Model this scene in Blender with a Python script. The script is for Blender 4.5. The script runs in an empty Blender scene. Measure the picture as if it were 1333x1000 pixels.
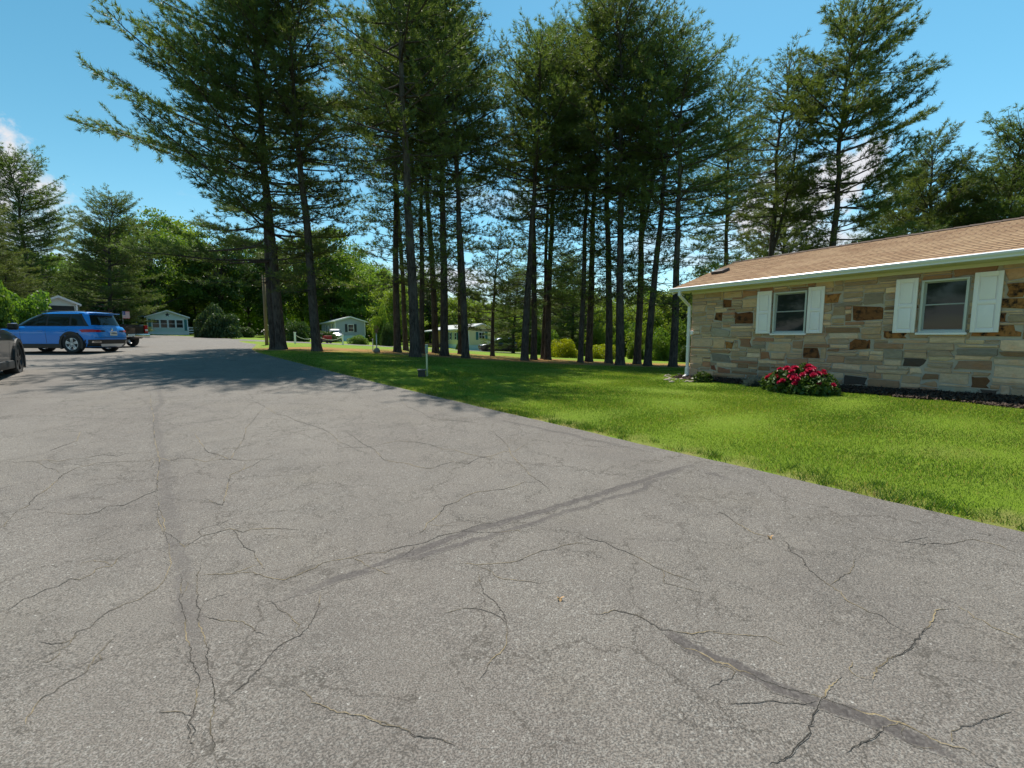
import bpy, bmesh, math, random
import numpy as np
from mathutils import Vector, Matrix, Quaternion
R = math.radians
scene = bpy.context.scene
col = scene.collection
rng = np.random.default_rng(7)
random.seed(7)

# ------------------------------------------------------------------ camera model (photo is 1333 x 1000)
F = 600.0; PITCH = R(5.9); CAMZ = 1.5
cp, sp = math.cos(PITCH), math.sin(PITCH)
def ray(px, py):
    u = (px-666.5)/F; v = (500-py)/F
    return np.array([u, cp+v*sp, v*cp-sp])
cam_d = bpy.data.cameras.new('camera'); cam = bpy.data.objects.new('camera', cam_d); col.objects.link(cam)
cam.location = (0, 0, CAMZ); cam.rotation_euler = (R(90)-PITCH, 0, 0)
cam_d.sensor_width = 36; cam_d.lens = 36*F/1333; cam_d.clip_start = .05; cam_d.clip_end = 6000
scene.camera = cam

# ------------------------------------------------------------------ terrain: thin plate spline through surveyed spots
CP = np.array([(0,0,0),(-3,2,0),(3,1,.02),(0,4,.04),(3.7,3.3,.12),(8.3,7.5,.45),(5.1,13.2,.3),(-17,18,.74),(-12.3,11.4,.56),
 (-5,7,.22),(-9.5,21,.88),(-2.5,24,.40),(-3.7,18,.64),(1,12,.34),(8.5,24,0),(4,35,-.1),(-49,64,1.78),(-23,68,.75),(-5,64,-.4),(-20,36,1.02),(-28,24,.95),
 (-80,120,2.2),(0,120,-.6),(60,120,-1.5),(60,0,.4),(-60,0,1.0),(0,-40,-.4),(-60,40,1.7),(50,50,-.8),(25,10,.5),(-45,-30,.5),(40,-30,.2)], float)
def _U(r2): return np.where(r2 > 1e-9, .5*r2*np.log(np.maximum(r2, 1e-9)), 0)
_n = len(CP)
_K = _U(((CP[:,None,:2]-CP[None,:,:2])**2).sum(-1)) + np.eye(_n)*.05
_P = np.c_[np.ones(_n), CP[:,:2]]
_A = np.block([[_K,_P],[_P.T,np.zeros((3,3))]])
_w = np.linalg.solve(_A, np.r_[CP[:,2], 0,0,0])
def gz(x, y):
    x = np.asarray(x, float); y = np.asarray(y, float); shp = np.broadcast(x,y).shape
    x = np.broadcast_to(x,shp).ravel(); y = np.broadcast_to(y,shp).ravel()
    r = np.hypot(x,y); k = np.where(r > 160, 160/np.maximum(r,1), 1)
    xs, ys = x*k, y*k
    out = _w[_n]+_w[_n+1]*xs+_w[_n+2]*ys
    out = out + (_U((xs[:,None]-CP[:,0])**2+(ys[:,None]-CP[:,1])**2) @ _w[:_n])
    out = out.reshape(shp)
    return float(out) if shp == () else out
def ground(px, py):
    d = ray(px, py); t = np.linspace(.5, 160, 1600)
    f = CAMZ+t*d[2]-gz(t*d[0], t*d[1]); i = np.argmax(f < 0)
    if f[i] >= 0: i = len(t)-1
    a, b = t[i-1], t[i]
    for _ in range(30):
        m = (a+b)/2
        if CAMZ+m*d[2]-gz(m*d[0], m*d[1]) < 0: b = m
        else: a = m
    return np.array([a*d[0], a*d[1], CAMZ+a*d[2]])
def spot(px, depth):                      # ground point at a forward distance, seen in pixel column px (near the horizon)
    x = (px-666.5)/F*depth/ (cp+.1*sp); return np.array([x, depth, gz(x, depth)])
def zat(py, depth): d = ray(666.5, py); return CAMZ+d[2]/d[1]*depth

# ------------------------------------------------------------------ object helpers
def tag(o, label=None, cat=None, group=None, kind=None):
    if label: o['label'] = label
    if cat: o['category'] = cat
    if group: o['group'] = group
    if kind: o['kind'] = kind
    return o
def empty(name, loc, rz=0, label=None, cat=None, group=None):
    o = bpy.data.objects.new(name, None); col.objects.link(o); o.empty_display_size = .2
    o.location = loc; o.rotation_euler = (0,0,rz); return tag(o, label, cat, group)
def link(name, me, mats, parent=None):
    o = bpy.data.objects.new(name, me); col.objects.link(o)
    for m in (mats if isinstance(mats,(list,tuple)) else [mats]): me.materials.append(m)
    if parent is not None: o.parent = parent
    return o
def copy_tree(o, parent=None):
    c = o.copy(); col.objects.link(c)
    if parent is not None: c.parent = parent
    for ch in list(o.children): copy_tree(ch, c)
    return c
def np_mesh(name, V, Fc, attrs=None, smooth=False):
    V = np.asarray(V, np.float32); Fc = np.asarray(Fc, np.int32); k = Fc.shape[1]
    me = bpy.data.meshes.new(name)
    me.vertices.add(len(V)); me.vertices.foreach_set('co', V.ravel())
    me.loops.add(Fc.size); me.loops.foreach_set('vertex_index', Fc.ravel())
    me.polygons.add(len(Fc)); me.polygons.foreach_set('loop_start', np.arange(len(Fc), dtype=np.int32)*k)
    if smooth: me.polygons.foreach_set('use_smooth', np.ones(len(Fc), bool))
    me.update(calc_edges=True)
    for nm, (dom, typ, data) in (attrs or {}).items():
        a = me.attributes.new(nm, typ, dom); a.data.foreach_set('value' if typ == 'FLOAT' else 'color', np.asarray(data, np.float32).ravel())
    return me

class MB:
    def __init__(s): s.v = []; s.f = []; s.m = []; s.sm = []
    def add(s, vs, fs, mi=0, sm=False):
        n = len(s.v); s.v += [tuple(map(float,p)) for p in vs]
        for f in fs: s.f.append(tuple(i+n for i in f)); s.m.append(mi); s.sm.append(sm)
        return s
    def box(s, x0, x1, y0, y1, z0, z1, mi=0, M=None):
        vs = [(x,y,z) for z in (z0,z1) for y in (y0,y1) for x in (x0,x1)]
        if M is not None: vs = [tuple(M @ Vector(p)) for p in vs]
        return s.add(vs, [(0,2,3,1),(4,5,7,6),(0,1,5,4),(2,6,7,3),(0,4,6,2),(1,3,7,5)], mi)
    def bbox(s, x0, x1, y0, y1, z0, z1, b=.01, mi=0):     # box with chamfered edges
        bm = bmesh.new(); bmesh.ops.create_cube(bm, size=1)
        for v in bm.verts: v.co = Vector((x0+(v.co.x+.5)*(x1-x0), y0+(v.co.y+.5)*(y1-y0), z0+(v.co.z+.5)*(z1-z0)))
        bmesh.ops.bevel(bm, geom=bm.edges[:], offset=b, segments=2, affect='EDGES', profile=.6)
        bm.verts.index_update(); s.add([v.co for v in bm.verts], [[v.index for v in f.verts] for f in bm.faces], mi); bm.free(); return s
    def prism(s, pts, axis, a, b, mi=0):                  # polygon in the two other axes, extruded along axis
        n = len(pts)
        def mk(p, t):
            return {'x': (t,p[0],p[1]), 'y': (p[0],t,p[1]), 'z': (p[0],p[1],t)}[axis]
        vs = [mk(p,a) for p in pts]+[mk(p,b) for p in pts]
        fs = [tuple(range(n)), tuple(range(2*n-1, n-1, -1))]+[(i, i+n, (i+1)%n+n, (i+1)%n) for i in range(n)]
        return s.add(vs, fs, mi)
    def tube(s, pts, rad, n=8, mi=0, sm=True, cap=True):
        pts = [Vector(p) for p in pts]; k = len(pts)
        if not hasattr(rad, '__len__'): rad = [rad]*k
        vs = []
        prev = None
        for i, p in enumerate(pts):
            t = (pts[min(i+1,k-1)]-pts[max(i-1,0)])
            t = t.normalized() if t.length > 1e-9 else Vector((0,0,1))
            if prev is None:
                u = t.orthogonal().normalized()
            else:
                u = (prev - t*prev.dot(t)); u = u.normalized() if u.length > 1e-6 else t.orthogonal().normalized()
            prev = u; w = t.cross(u)
            for j in range(n):
                a = 2*math.pi*j/n; vs.append(p+(u*math.cos(a)+w*math.sin(a))*rad[i])
        fs = [(i*n+j, i*n+(j+1)%n, (i+1)*n+(j+1)%n, (i+1)*n+j) for i in range(k-1) for j in range(n)]
        s.add(vs, fs, mi, sm)
        if cap:
            m = len(s.v)-len(vs); s.f += [tuple(m+j for j in reversed(range(n))), tuple(m+(k-1)*n+j for j in range(n))]; s.m += [mi,mi]; s.sm += [False,False]
        return s
    def lathe(s, prof, n=24, c=(0,0,0), axis='z', mi=0, sm=True):   # prof: (r, h)
        vs = []
        for r, h in prof:
            for j in range(n):
                a = 2*math.pi*j/n; x, y = r*math.cos(a), r*math.sin(a)
                p = {'z': (x,y,h), 'y': (x,h,y), 'x': (h,x,y)}[axis]
                vs.append((p[0]+c[0], p[1]+c[1], p[2]+c[2]))
        k = len(prof)
        fs = [(i*n+j, i*n+(j+1)%n, (i+1)*n+(j+1)%n, (i+1)*n+j) for i in range(k-1) for j in range(n)]
        return s.add(vs, fs, mi, sm)
    def mesh(s, name, sharp=None):
        me = bpy.data.meshes.new(name); me.from_pydata(s.v, [], s.f)
        me.polygons.foreach_set('material_index', s.m); me.polygons.foreach_set('use_smooth', s.sm); me.update()
        if sharp: me.set_sharp_from_angle(angle=R(sharp))
        return me
    def build(s, name, mats, parent=None, sharp=None, fix=True):
        me = s.mesh(name)
        if fix:
            bm = bmesh.new(); bm.from_mesh(me); bmesh.ops.recalc_face_normals(bm, faces=bm.faces[:]); bm.to_mesh(me); bm.free()
        if sharp:
            me.polygons.foreach_set('use_smooth', [True]*len(me.polygons)); me.set_sharp_from_angle(angle=R(sharp))
        return link(name, me, mats, parent)

# ------------------------------------------------------------------ node helpers
class NT:
    def __init__(s, name):
        s.mat = bpy.data.materials.new(name); s.mat.use_nodes = True; s.t = s.mat.node_tree; s.t.nodes.clear()
        s.out = s.n('ShaderNodeOutputMaterial')
    def n(s, typ, ins=None, **kw):
        nd = s.t.nodes.new(typ)
        for k, v in kw.items(): setattr(nd, k, v)
        for k, v in (ins or {}).items():
            if isinstance(v, bpy.types.NodeSocket): s.t.links.new(v, nd.inputs[k])
            else: nd.inputs[k].default_value = v
        return nd
    def mix(s, fac, a, b, blend='MIX'):
        nd = s.t.nodes.new('ShaderNodeMix'); nd.data_type = 'RGBA'; nd.blend_type = blend
        for idx, v in ((0,fac),(6,a),(7,b)):
            if isinstance(v, bpy.types.NodeSocket): s.t.links.new(v, nd.inputs[idx])
            elif idx == 0: nd.inputs[0].default_value = v
            else: nd.inputs[idx].default_value = (*v,1) if len(v) == 3 else v
        return nd.outputs[2]
    def math(s, op, a, b=None, c=None, clamp=False):
        nd = s.t.nodes.new('ShaderNodeMath'); nd.operation = op; nd.use_clamp = clamp
        for i, v in enumerate((a,b,c)):
            if v is None: continue
            if isinstance(v, bpy.types.NodeSocket): s.t.links.new(v, nd.inputs[i])
            else: nd.inputs[i].default_value = v
        return nd.outputs[0]
    def ramp(s, fac, stops):
        nd = s.t.nodes.new('ShaderNodeValToRGB'); s.t.links.new(fac, nd.inputs[0])
        el = nd.color_ramp.elements
        while len(el) < len(stops): el.new(.5)
        for e, (p, c) in zip(el, stops): e.position = p; e.color = (*c,1) if hasattr(c,'__len__') else (c,c,c,1)
        return nd.outputs[0]
    def coord(s, which='Object', scale=None):
        o = s.n('ShaderNodeTexCoord').outputs[which]
        if scale is not None:
            o = s.n('ShaderNodeMapping', {'Vector': o, 'Scale': scale}).outputs[0]
        return o
    def noise(s, vec, scale, detail=4, rough=.55, out='Fac', dist=0):
        return s.n('ShaderNodeTexNoise', {'Vector': vec, 'Scale': scale, 'Detail': detail, 'Roughness': rough, 'Distortion': dist}).outputs[out]
    def bump(s, h, strength, dist): return s.n('ShaderNodeBump', {'Height': h, 'Strength': strength, 'Distance': dist}).outputs[0]
    def attr(s, name, out='Fac'): return s.n('ShaderNodeAttribute', attribute_name=name).outputs[out]
    def pbsdf(s, base, rough=.6, metal=0, normal=None, **kw):
        ins = {'Roughness': rough, 'Metallic': metal}
        ins['Base Color'] = base if isinstance(base, bpy.types.NodeSocket) else (*base,1)
        if normal is not None: ins['Normal'] = normal
        for k, v in kw.items(): ins[k.replace('_',' ')] = v
        return s.n('ShaderNodeBsdfPrincipled', ins)
    def done(s, sh):
        s.t.links.new(sh.outputs[0] if hasattr(sh,'outputs') else sh, s.out.inputs[0]); return s.mat

def plain(name, c, rough=.6, metal=0, var=.12, scale=6, bump=0, **kw):     # paint, metal, wood: a base colour with faint uneven wear
    t = NT(name); v = t.coord()
    n1 = t.noise(v, scale, 5, .6); hi = tuple(min(1,x*(1+var)) for x in c); lo = tuple(x*(1-var) for x in c)
    b = t.mix(n1, lo, hi)
    rr = t.math('MULTIPLY_ADD', n1, .12, rough-.06)
    nrm = t.bump(t.noise(v, scale*8, 3), bump, .01) if bump else None
    return t.done(t.pbsdf(b, rr, metal, nrm, **kw))
def carpaint(name, c, flake=.1):
    t = NT(name); v = t.coord(); n1 = t.noise(v, 3, 3)
    b = t.mix(n1, tuple(x*.93 for x in c), tuple(min(1,x*1.05) for x in c))
    return t.done(t.pbsdf(b, .35, flake, None, Coat_Weight=.6, Coat_Roughness=.03))
def leafmat(name, lo, hi, trans=.35, rough=.55, scale=.7, tint=(1,1,.55), rand=.25):
    t = NT(name); v = t.coord()
    big = t.noise(v, scale, 3, .6); fa = t.attr('rnd')
    k = t.math('ADD', t.math('MULTIPLY', big, .75), t.math('MULTIPLY', fa, .45))
    k = t.math('ADD', k, -.1, clamp=True)
    oi = t.n('ShaderNodeObjectInfo').outputs['Random']
    c = t.mix(k, lo, hi)
    c = t.n('ShaderNodeHueSaturation', {'Color': c, 'Value': t.math('MULTIPLY_ADD', oi, rand, 1-rand/2), 'Hue': t.math('MULTIPLY_ADD', oi, .03, .485)}).outputs[0]
    p = t.pbsdf(c, rough, 0, None, Specular_IOR_Level=.35)
    tr = t.n('ShaderNodeBsdfTranslucent', {'Color': t.mix(1.0, c, tint, 'MULTIPLY')})
    return t.done(t.n('ShaderNodeMixShader', {0: trans, 1: p.outputs[0], 2: tr.outputs[0]}))
def glassmat(name, c=(.02,.025,.025), rough=.04):
    t = NT(name); v = t.coord(); b = t.mix(t.noise(v, 1.5, 2), tuple(x*.6 for x in c), tuple(x*1.5 for x in c))
    nr = t.bump(t.noise(v, 1.3, 2), .05, .02)
    return t.done(t.pbsdf(b, rough, 0, nr, Specular_IOR_Level=.35))

M = {}
M['white'] = plain('white_paint', (.86,.79,.80), .45, var=.05)
M['white_trim'] = plain('white_trim', (.70,.72,.74), .4, var=.04)
M['cream_soffit'] = plain('cream_soffit', (.62,.58,.47), .6, var=.05)
M['black'] = plain('black_plastic', (.018,.018,.019), .55)
M['rubber'] = plain('tyre_rubber', (.022,.022,.022), .85, var=.25, scale=20)
M['chrome'] = plain('chrome', (.62,.62,.63), .18, 1.0, var=.04)
M['alloy'] = plain('alloy', (.74,.74,.75), .35, .2, var=.05)
M['dark_alloy'] = plain('dark_alloy', (.06,.06,.065), .35, .8, var=.05)
M['glass'] = glassmat('window_glass'); M['carglass'] = glassmat('car_glass', (.012,.016,.016), .03)
M['red_lens'] = plain('red_lens', (.42,.01,.012), .15, var=.1)
M['clear_lens'] = plain('clear_lens', (.6,.62,.62), .1, var=.05)
M['plate'] = plain('plate_white', (.68,.68,.62), .5, var=.08)
M['ink'] = plain('plate_ink', (.05,.06,.12), .5)

# ------------------------------------------------------------------ world and sun
SUN_EL, SUN_AZ = R(60.5), R(22)        # azimuth measured to the left of straight ahead
w = bpy.data.worlds.new('World'); scene.world = w; w.use_nodes = True; nt = w.node_tree; nt.nodes.clear()
def wn(typ, ins=None, **kw):
    nd = nt.nodes.new(typ)
    for k, v in kw.items(): setattr(nd, k, v)
    for k, v in (ins or {}).items():
        if isinstance(v, bpy.types.NodeSocket): nt.links.new(v, nd.inputs[k])
        else: nd.inputs[k].default_value = v
    return nd
sky = wn('ShaderNodeTexSky', sky_type='NISHITA', sun_disc=False, sun_elevation=SUN_EL, sun_rotation=SUN_AZ, air_density=1.0, dust_density=.15, ozone_density=2.2, altitude=100)
sat = wn('ShaderNodeHueSaturation', {'Color': sky.outputs[0], 'Saturation': 1.2, 'Hue': .468, 'Value': 1.0})
tc = wn('ShaderNodeTexCoord'); sep = wn('ShaderNodeSeparateXYZ', {0: tc.outputs['Generated']})
# clouds: project the view direction on a plane high above
def wm(op, a, b=None, clamp=False):
    nd = nt.nodes.new('ShaderNodeMath'); nd.operation = op; nd.use_clamp = clamp
    for i, v in enumerate((a,b)):
        if v is None: continue
        if isinstance(v, bpy.types.NodeSocket): nt.links.new(v, nd.inputs[i])
        else: nd.inputs[i].default_value = v
    return nd.outputs[0]
zz = wm('ADD', wm('MAXIMUM', sep.outputs[2], 0.0), .12)
pv = wn('ShaderNodeCombineXYZ', {0: wm('DIVIDE', sep.outputs[0], zz), 1: wm('DIVIDE', sep.outputs[1], zz), 2: 3.7})
n1 = wn('ShaderNodeTexNoise', {'Vector': pv.outputs[0], 'Scale': .75, 'Detail': 7, 'Roughness': .55})
lowband = wn('ShaderNodeMapRange', {0: sep.outputs[2], 1: .05, 2: .42, 3: .13, 4: -.12}).outputs[0]
cl = wn('ShaderNodeMapRange', {0: wm('ADD', n1.outputs[0], lowband), 1: .56, 2: .74, 3: 0.0, 4: .92}).outputs[0]
def puff(px, py, size):           # a small cumulus in a fixed direction of the sky
    d = ray(px, py); d = d/np.linalg.norm(d)
    dp = wn('ShaderNodeVectorMath', {0: tc.outputs['Generated'], 1: tuple(d)}, operation='DISTANCE').outputs['Value']
    nz = wn('ShaderNodeTexNoise', {'Vector': tc.outputs['Generated'], 'Scale': 22.0, 'Detail': 8, 'Roughness': .62}).outputs[0]
    return wn('ShaderNodeMapRange', {0: wm('SUBTRACT', wm('MULTIPLY', nz, 2.2), wm('DIVIDE', dp, size)), 1: .30, 2: .75, 3: 0.0, 4: 1.0}).outputs[0]
tot = cl
for a in ((-6,228,.085),(1095,235,.08),(1125,212,.06),(1040,262,.09),(985,285,.07)): tot = wm('MAXIMUM', tot, puff(*a))
mx = nt.nodes.new('ShaderNodeMix'); mx.data_type = 'RGBA'; nt.links.new(tot, mx.inputs[0]); nt.links.new(sat.outputs[0], mx.inputs[6]); mx.inputs[7].default_value = (5.2,5.3,5.6,1)
bg = wn('ShaderNodeBackground', {0: mx.outputs[2], 1: .102}); wo = wn('ShaderNodeOutputWorld', {0: bg.outputs[0]})
sl = bpy.data.lights.new('sun', 'SUN'); sl.energy = 4.7; sl.angle = R(.53); sl.color = (1,.94,.84)
so = bpy.data.objects.new('sun', sl); col.objects.link(so)
S = Vector((-math.sin(SUN_AZ)*math.cos(SUN_EL), math.cos(SUN_AZ)*math.cos(SUN_EL), math.sin(SUN_EL)))
so.rotation_euler = S.to_track_quat('Z','Y').to_euler(); so.location = (-20,40,60)
vs = scene.view_settings; scene.display_settings.display_device = 'sRGB'; vs.view_transform = 'Standard'; vs.look = 'None'; vs.gamma = 1; vs.exposure = .6
scene.cycles.use_denoising = True; scene.cycles.max_bounces = 6; scene.cycles.transmission_bounces = 4; scene.cycles.diffuse_bounces = 3

# ------------------------------------------------------------------ asphalt plan
EDGE_PX = [(1333,693),(1222,667.3),(1046,626.6),(900,592.8),(700,546.6),(558,513.8),(480,495.6),(402,476.3),(360,465.8),(325,457)]
E = np.array([ground(*p)[:2] for p in EDGE_PX])
d0 = (E[0]-E[1])/np.linalg.norm(E[0]-E[1])
d1 = (E[0]-E[3])/np.linalg.norm(E[0]-E[3]); E = np.r_[[E[0]+d1*16, E[0]+d1*8, E[0]+d1*4, E[0]+d1*2], E]
# far corner turns left into the access road, toward the homes at the back
TAIL = np.array([(-16.2,29.2),(-17.6,32.0),(-20.5,35),(-26,44),(-34,55),(-60,62)])
E = np.r_[E, TAIL]
def dense(P, step, jit=0):
    out = []
    for a, b in zip(P[:-1], P[1:]):
        n = max(1, int(np.linalg.norm(b-a)/step)); out += [a+(b-a)*i/n for i in range(n)]
    out.append(P[-1]); return np.array(out)
def smooth(P, it=2):
    P = np.asarray(P, float)
    for _ in range(it):
        Q = [P[0]]
        for a, b in zip(P[:-1], P[1:]): Q += [a*.75+b*.25, a*.25+b*.75]
        P = np.array(Q+[P[-1]])
    return P
ED = dense(smooth(E, 2), .06)
ED = ED[np.argsort(ED[:,1], kind='stable')]
j = np.convolve(rng.normal(0,1,len(ED)+20), np.ones(21)/21, 'valid')*.05 + np.convolve(rng.normal(0,1,len(ED)+4), np.ones(5)/5, 'valid')*.012
ED[:,0] += j*np.clip(1-ED[:,1]/40,.2,1)
def edge_x(y): return np.interp(y, ED[:,1], ED[:,0])
ASPH_Z = .012
LANE = smooth(np.array([(-30,46),(-20,44),(-14,46.5),(-8,50),(-2,54.5),(6,58),(22,60)]), 2); LANE_W = 3.6
def lane_dist(x, y):
    P = dense(LANE, 1.0)
    return np.sqrt(((np.asarray(x)[...,None]-P[:,0])**2+(np.asarray(y)[...,None]-P[:,1])**2).min(-1))
# ------------------------------------------------------------------ where the pines stand: px column, depth, top py (or height), kind, lean deg, label
# kinds: i = bare-stemmed grove pine, l = left giants with long limbs, f = full crown
PINES = [
 (366,21.5,-110,'L',-1.5,'dark twin-stemmed pine with heavy drooping boughs beside the driveway, behind the leaning one'),
 (412,20.3,-60,'M',-4.0,'tall pine leaning left over the driveway, nearest trunk to the asphalt'),
 (517,26,-30,'i',-1.5,'thin pine trunk first on the left edge of the grove'),
 (528,32,-20,'j',-3,'slim dark pine set behind the thick trunk, leaning left'),
 (540,19,-150,'k',0,'thickest grove trunk rising just behind the pale yellow marker post'),
 (549,27,-30,'j',0,'dark pine trunk half hidden behind the thickest trunk'),
 (567,30,-20,'i',0,'dark pine standing in front of the cream home porch'),
 (578,25,-50,'k',0,'slender pine trunk in front of the left windows of the cream home'),
 (599,31,30,'j',0,'narrow far pine trunk peeking out left of the straight trunk at the cream home corner'),
 (606,23,0,'i',0,'straight grove pine trunk before the corner of the cream home'),
 (641,30,300,'s',0,'short pine with low needled boughs in front of the grey car at the cream home'),
 (683,24,45,'k',0,'dark grove pine right of the cream home, first of the cluster of five'),
 (695,27,60,'i',0,'second pine of the tight cluster right of the cream home'),
 (707,29,85,'j',.8,'thin far pine in the middle of the tight cluster'),
 (713,28,40,'i',-.8,'last pine of the tight cluster, next to the bright shrub'),
 (756,25,15,'j',0,'slim pine trunk in front of the first bright green shrub'),
 (767,27,50,'k',.4,'dark pine trunk between the two bright green shrubs'),
 (793,25,-10,'i',0,'pine trunk in front of the second bright green shrub'),
 (808,22,-35,'k',0,'stout grey pine trunk of the right grove half with the tallest crown'),
 (830,25,15,'j',1,'forked pine trunk right of the stout grey trunk'),
 (844,22,25,'i',2.2,'slender pine leaning right near the dark round shrub'),
 (877,21,70,'k',1.2,'pine trunk nearest the gutter corner of the stone house'),
 (938,35,175,'j',0,'thin far pine behind the left end of the brown roof'),
 (945,33,100,'i',.6,'slim pine above the roof vent, right of the thin one'),
 (997,24,70,'k',.5,'forked pine standing over the ridge left of the lone tall pine'),
 (1075,22,14,'r',1.0,'lone tall pine over the ridge with one long bough reaching right'),
]
PINE_XY = np.array([spot(p[0], p[1])[:2] for p in PINES])

# house frame (corner nearest the downspout)
HC = np.array([5.1,13.2]); HA = np.array([.488,-.873]); HA /= np.linalg.norm(HA); HB = np.array([-HA[1], HA[0]]); HZ = .30
def h_local(x, y): return (x-HC[0])*HA[0]+(y-HC[1])*HA[1], (x-HC[0])*HB[0]+(y-HC[1])*HB[1]
def h_world(s, b): return HC[0]+s*HA[0]+b*HB[0], HC[1]+s*HA[1]+b*HB[1]

# ------------------------------------------------------------------ lawn / terrain
def lines(fine0, fine1, step, lim):
    a = list(np.arange(fine0, fine1+1e-6, step)); st = step
    x = fine1
    while x < lim: st *= 1.22; x += st; a.append(x)
    x = fine0; st = step
    while x > -lim: st *= 1.22; x -= st; a.append(x)
    return np.array(sorted(a))
gx = lines(-26, 16, .4, 1600); gy = lines(-4, 40, .4, 1600)
X, Y = np.meshgrid(gx, gy); Z = gz(X, Y)
ins = edge_x(Y)-X; ins = np.where((Y < 62) & (X > -75) & (Y > -14), ins, -1)
ld = lane_dist(X, Y)
deep = np.clip((ins-.2)/.4, 0, 1); deep = np.maximum(deep, np.clip((LANE_W-.3-ld)/.5, 0, 1))
micro = np.sin(X*2.1+np.sin(Y*1.3)*1.7)*np.sin(Y*1.9+X*.4)*.012
Z = Z + np.where(deep > 0, 0, micro*(np.hypot(X,Y) < 60)) - deep*.09
pd = np.sqrt(((X[...,None]-PINE_XY[:,0])**2+(Y[...,None]-PINE_XY[:,1])**2)).min(-1)
needle = np.clip(1.25-pd/1.9, 0, 1)
needle = np.maximum(needle, np.clip(1.3-np.abs(Y-(24.5-.12*(X+3)))/4.6, 0, .85)*((X > -13)&(X < 11)))
dry = np.clip(1-np.abs(ins)/.28, 0, 1)
ny, nx = X.shape
idx = np.arange(nx*ny).reshape(ny, nx)
Fq = np.stack([idx[:-1,:-1], idx[:-1,1:], idx[1:,1:], idx[1:,:-1]], -1).reshape(-1,4)
t = NT('lawn_grass'); v = t.coord()
nl = t.noise(v, .35, 3); nm = t.noise(v, 2.2, 5, .65); nf = t.noise(v, 45, 3, .7)
c = t.mix(t.ramp(nl, [(.3,0),(.7,1)]), (.13,.205,.018), (.20,.27,.026))
c = t.mix(t.ramp(nm, [(.35,0),(.7,1)]), c, (.16,.255,.012))
c = t.mix(t.math('MULTIPLY', t.ramp(nf, [(.4,0),(.75,1)]), .45), c, (.07,.12,.01))
c = t.mix(t.math('MULTIPLY', t.ramp(t.noise(v, 1.1, 4), [(.58,0),(.72,1)]), .5), c, (.20,.21,.05))
nd = t.math('MULTIPLY', t.attr('needle'), t.ramp(t.noise(v, .9, 5, .65), [(.27,0),(.44,1)]))
c = t.mix(nd, c, t.mix(nf, (.20,.08,.028), (.42,.20,.075)))
dr = t.math('MULTIPLY', t.attr('dry'), t.ramp(t.noise(v, 3.0, 5, .7), [(.35,.15),(.6,1)]))
c = t.mix(dr, c, t.mix(nf, (.20,.14,.06), (.42,.32,.16)))
M['lawn'] = t.done(t.pbsdf(c, .9, 0, t.bump(t.noise(v, 60, 3, .8), .9, .03), Specular_IOR_Level=.15))
me = np_mesh('lawn', np.stack([X,Y,Z],-1).reshape(-1,3), Fq, {'needle':('POINT','FLOAT',needle.ravel()), 'dry':('POINT','FLOAT',dry.ravel())}, True)
tag(link('lawn', me, M['lawn']), kind='structure')

# ------------------------------------------------------------------ asphalt
V = []; Fs = []; tar = []; crk = []
rows = ED[(ED[:,1] > -12)]
offs = np.r_[[0,.02,.05,.1,.17], np.arange(.25,18,.25), [18.5,19.5,21,23,25,28,32,38,46,56,68,82]]
keep = [0]
for i in range(1, len(rows)):
    if rows[i,1]-rows[keep[-1],1] > (.05 if rows[i,1] < 12 else .15): keep.append(i)
rows = rows[keep]
RX = rows[:,0][:,None]-offs[None,:]; RY = np.repeat(rows[:,1][:,None], len(offs), 1)
RZ = gz(RX, RY)+ASPH_Z; RZ[:,0] -= .05; RZ[:,1] -= .006
nr, nc = RX.shape; ii = np.arange(nr*nc).reshape(nr,nc)
V += list(np.stack([RX,RY,RZ],-1).reshape(-1,3)); Fs += list(np.stack([ii[:-1,1:], ii[:-1,:-1], ii[1:,:-1], ii[1:,1:]],-1).reshape(-1,4))
tar += [0]*len(V); crk += [0]*len(V)
# ribbons: poured crack sealer (wide, soft edged) and open cracks (thin, jagged), laid on the surface 3 mm above it
_ribbon_layer = [0]
def ribbon(pxs, width, kind, wander, step, taper=True, amt=1.0):
    P = np.array([ground(*p)[:2] for p in pxs]); P = dense(smooth(P, 1) if kind == 'tar' else P, step)
    n = len(P); T = np.gradient(P, axis=0); T /= np.maximum(np.linalg.norm(T,axis=1,keepdims=True),1e-6); N = np.c_[-T[:,1], T[:,0]]
    wob = np.convolve(rng.normal(0,1,n+6), np.ones(7)/7, 'valid')*wander*1.2 + rng.normal(0,1,n)*wander*.35
    fade = np.minimum(1, np.minimum(np.arange(n), np.arange(n)[::-1])/max(3,n*.12)) if taper else np.ones(n)
    P = P+N*wob[:,None]
    wd = width*(.65+.7*np.convolve(rng.random(n+4), np.ones(5)/5,'valid'))*(.25+.75*fade)
    base = len(V); _ribbon_layer[0] += 1
    zl = ASPH_Z + (.0012 if kind == 'tar' else .0022) + (_ribbon_layer[0] % 11)*.00006
    prof = [(-1,0),(-.55,1),(.55,1),(1,0)] if kind == 'tar' else [(-1,0),(-.4,1),(.4,1),(1,0)]
    for i in range(n):
        for o, a in prof:
            q = P[i]+N[i]*o*wd[i]*(rng.uniform(.35,1.5) if kind != 'tar' else 1); V.append((q[0], q[1], gz(q[0],q[1])+zl))
            tar.append(a*fade[i]*amt if kind == 'tar' else 0); crk.append(a*(.45+.55*fade[i]) if kind != 'tar' else 0)
    for i in range(n-1):
        for k in range(3):
            a = base+i*4+k; Fs.append((a, a+1, a+5, a+4))
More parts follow.
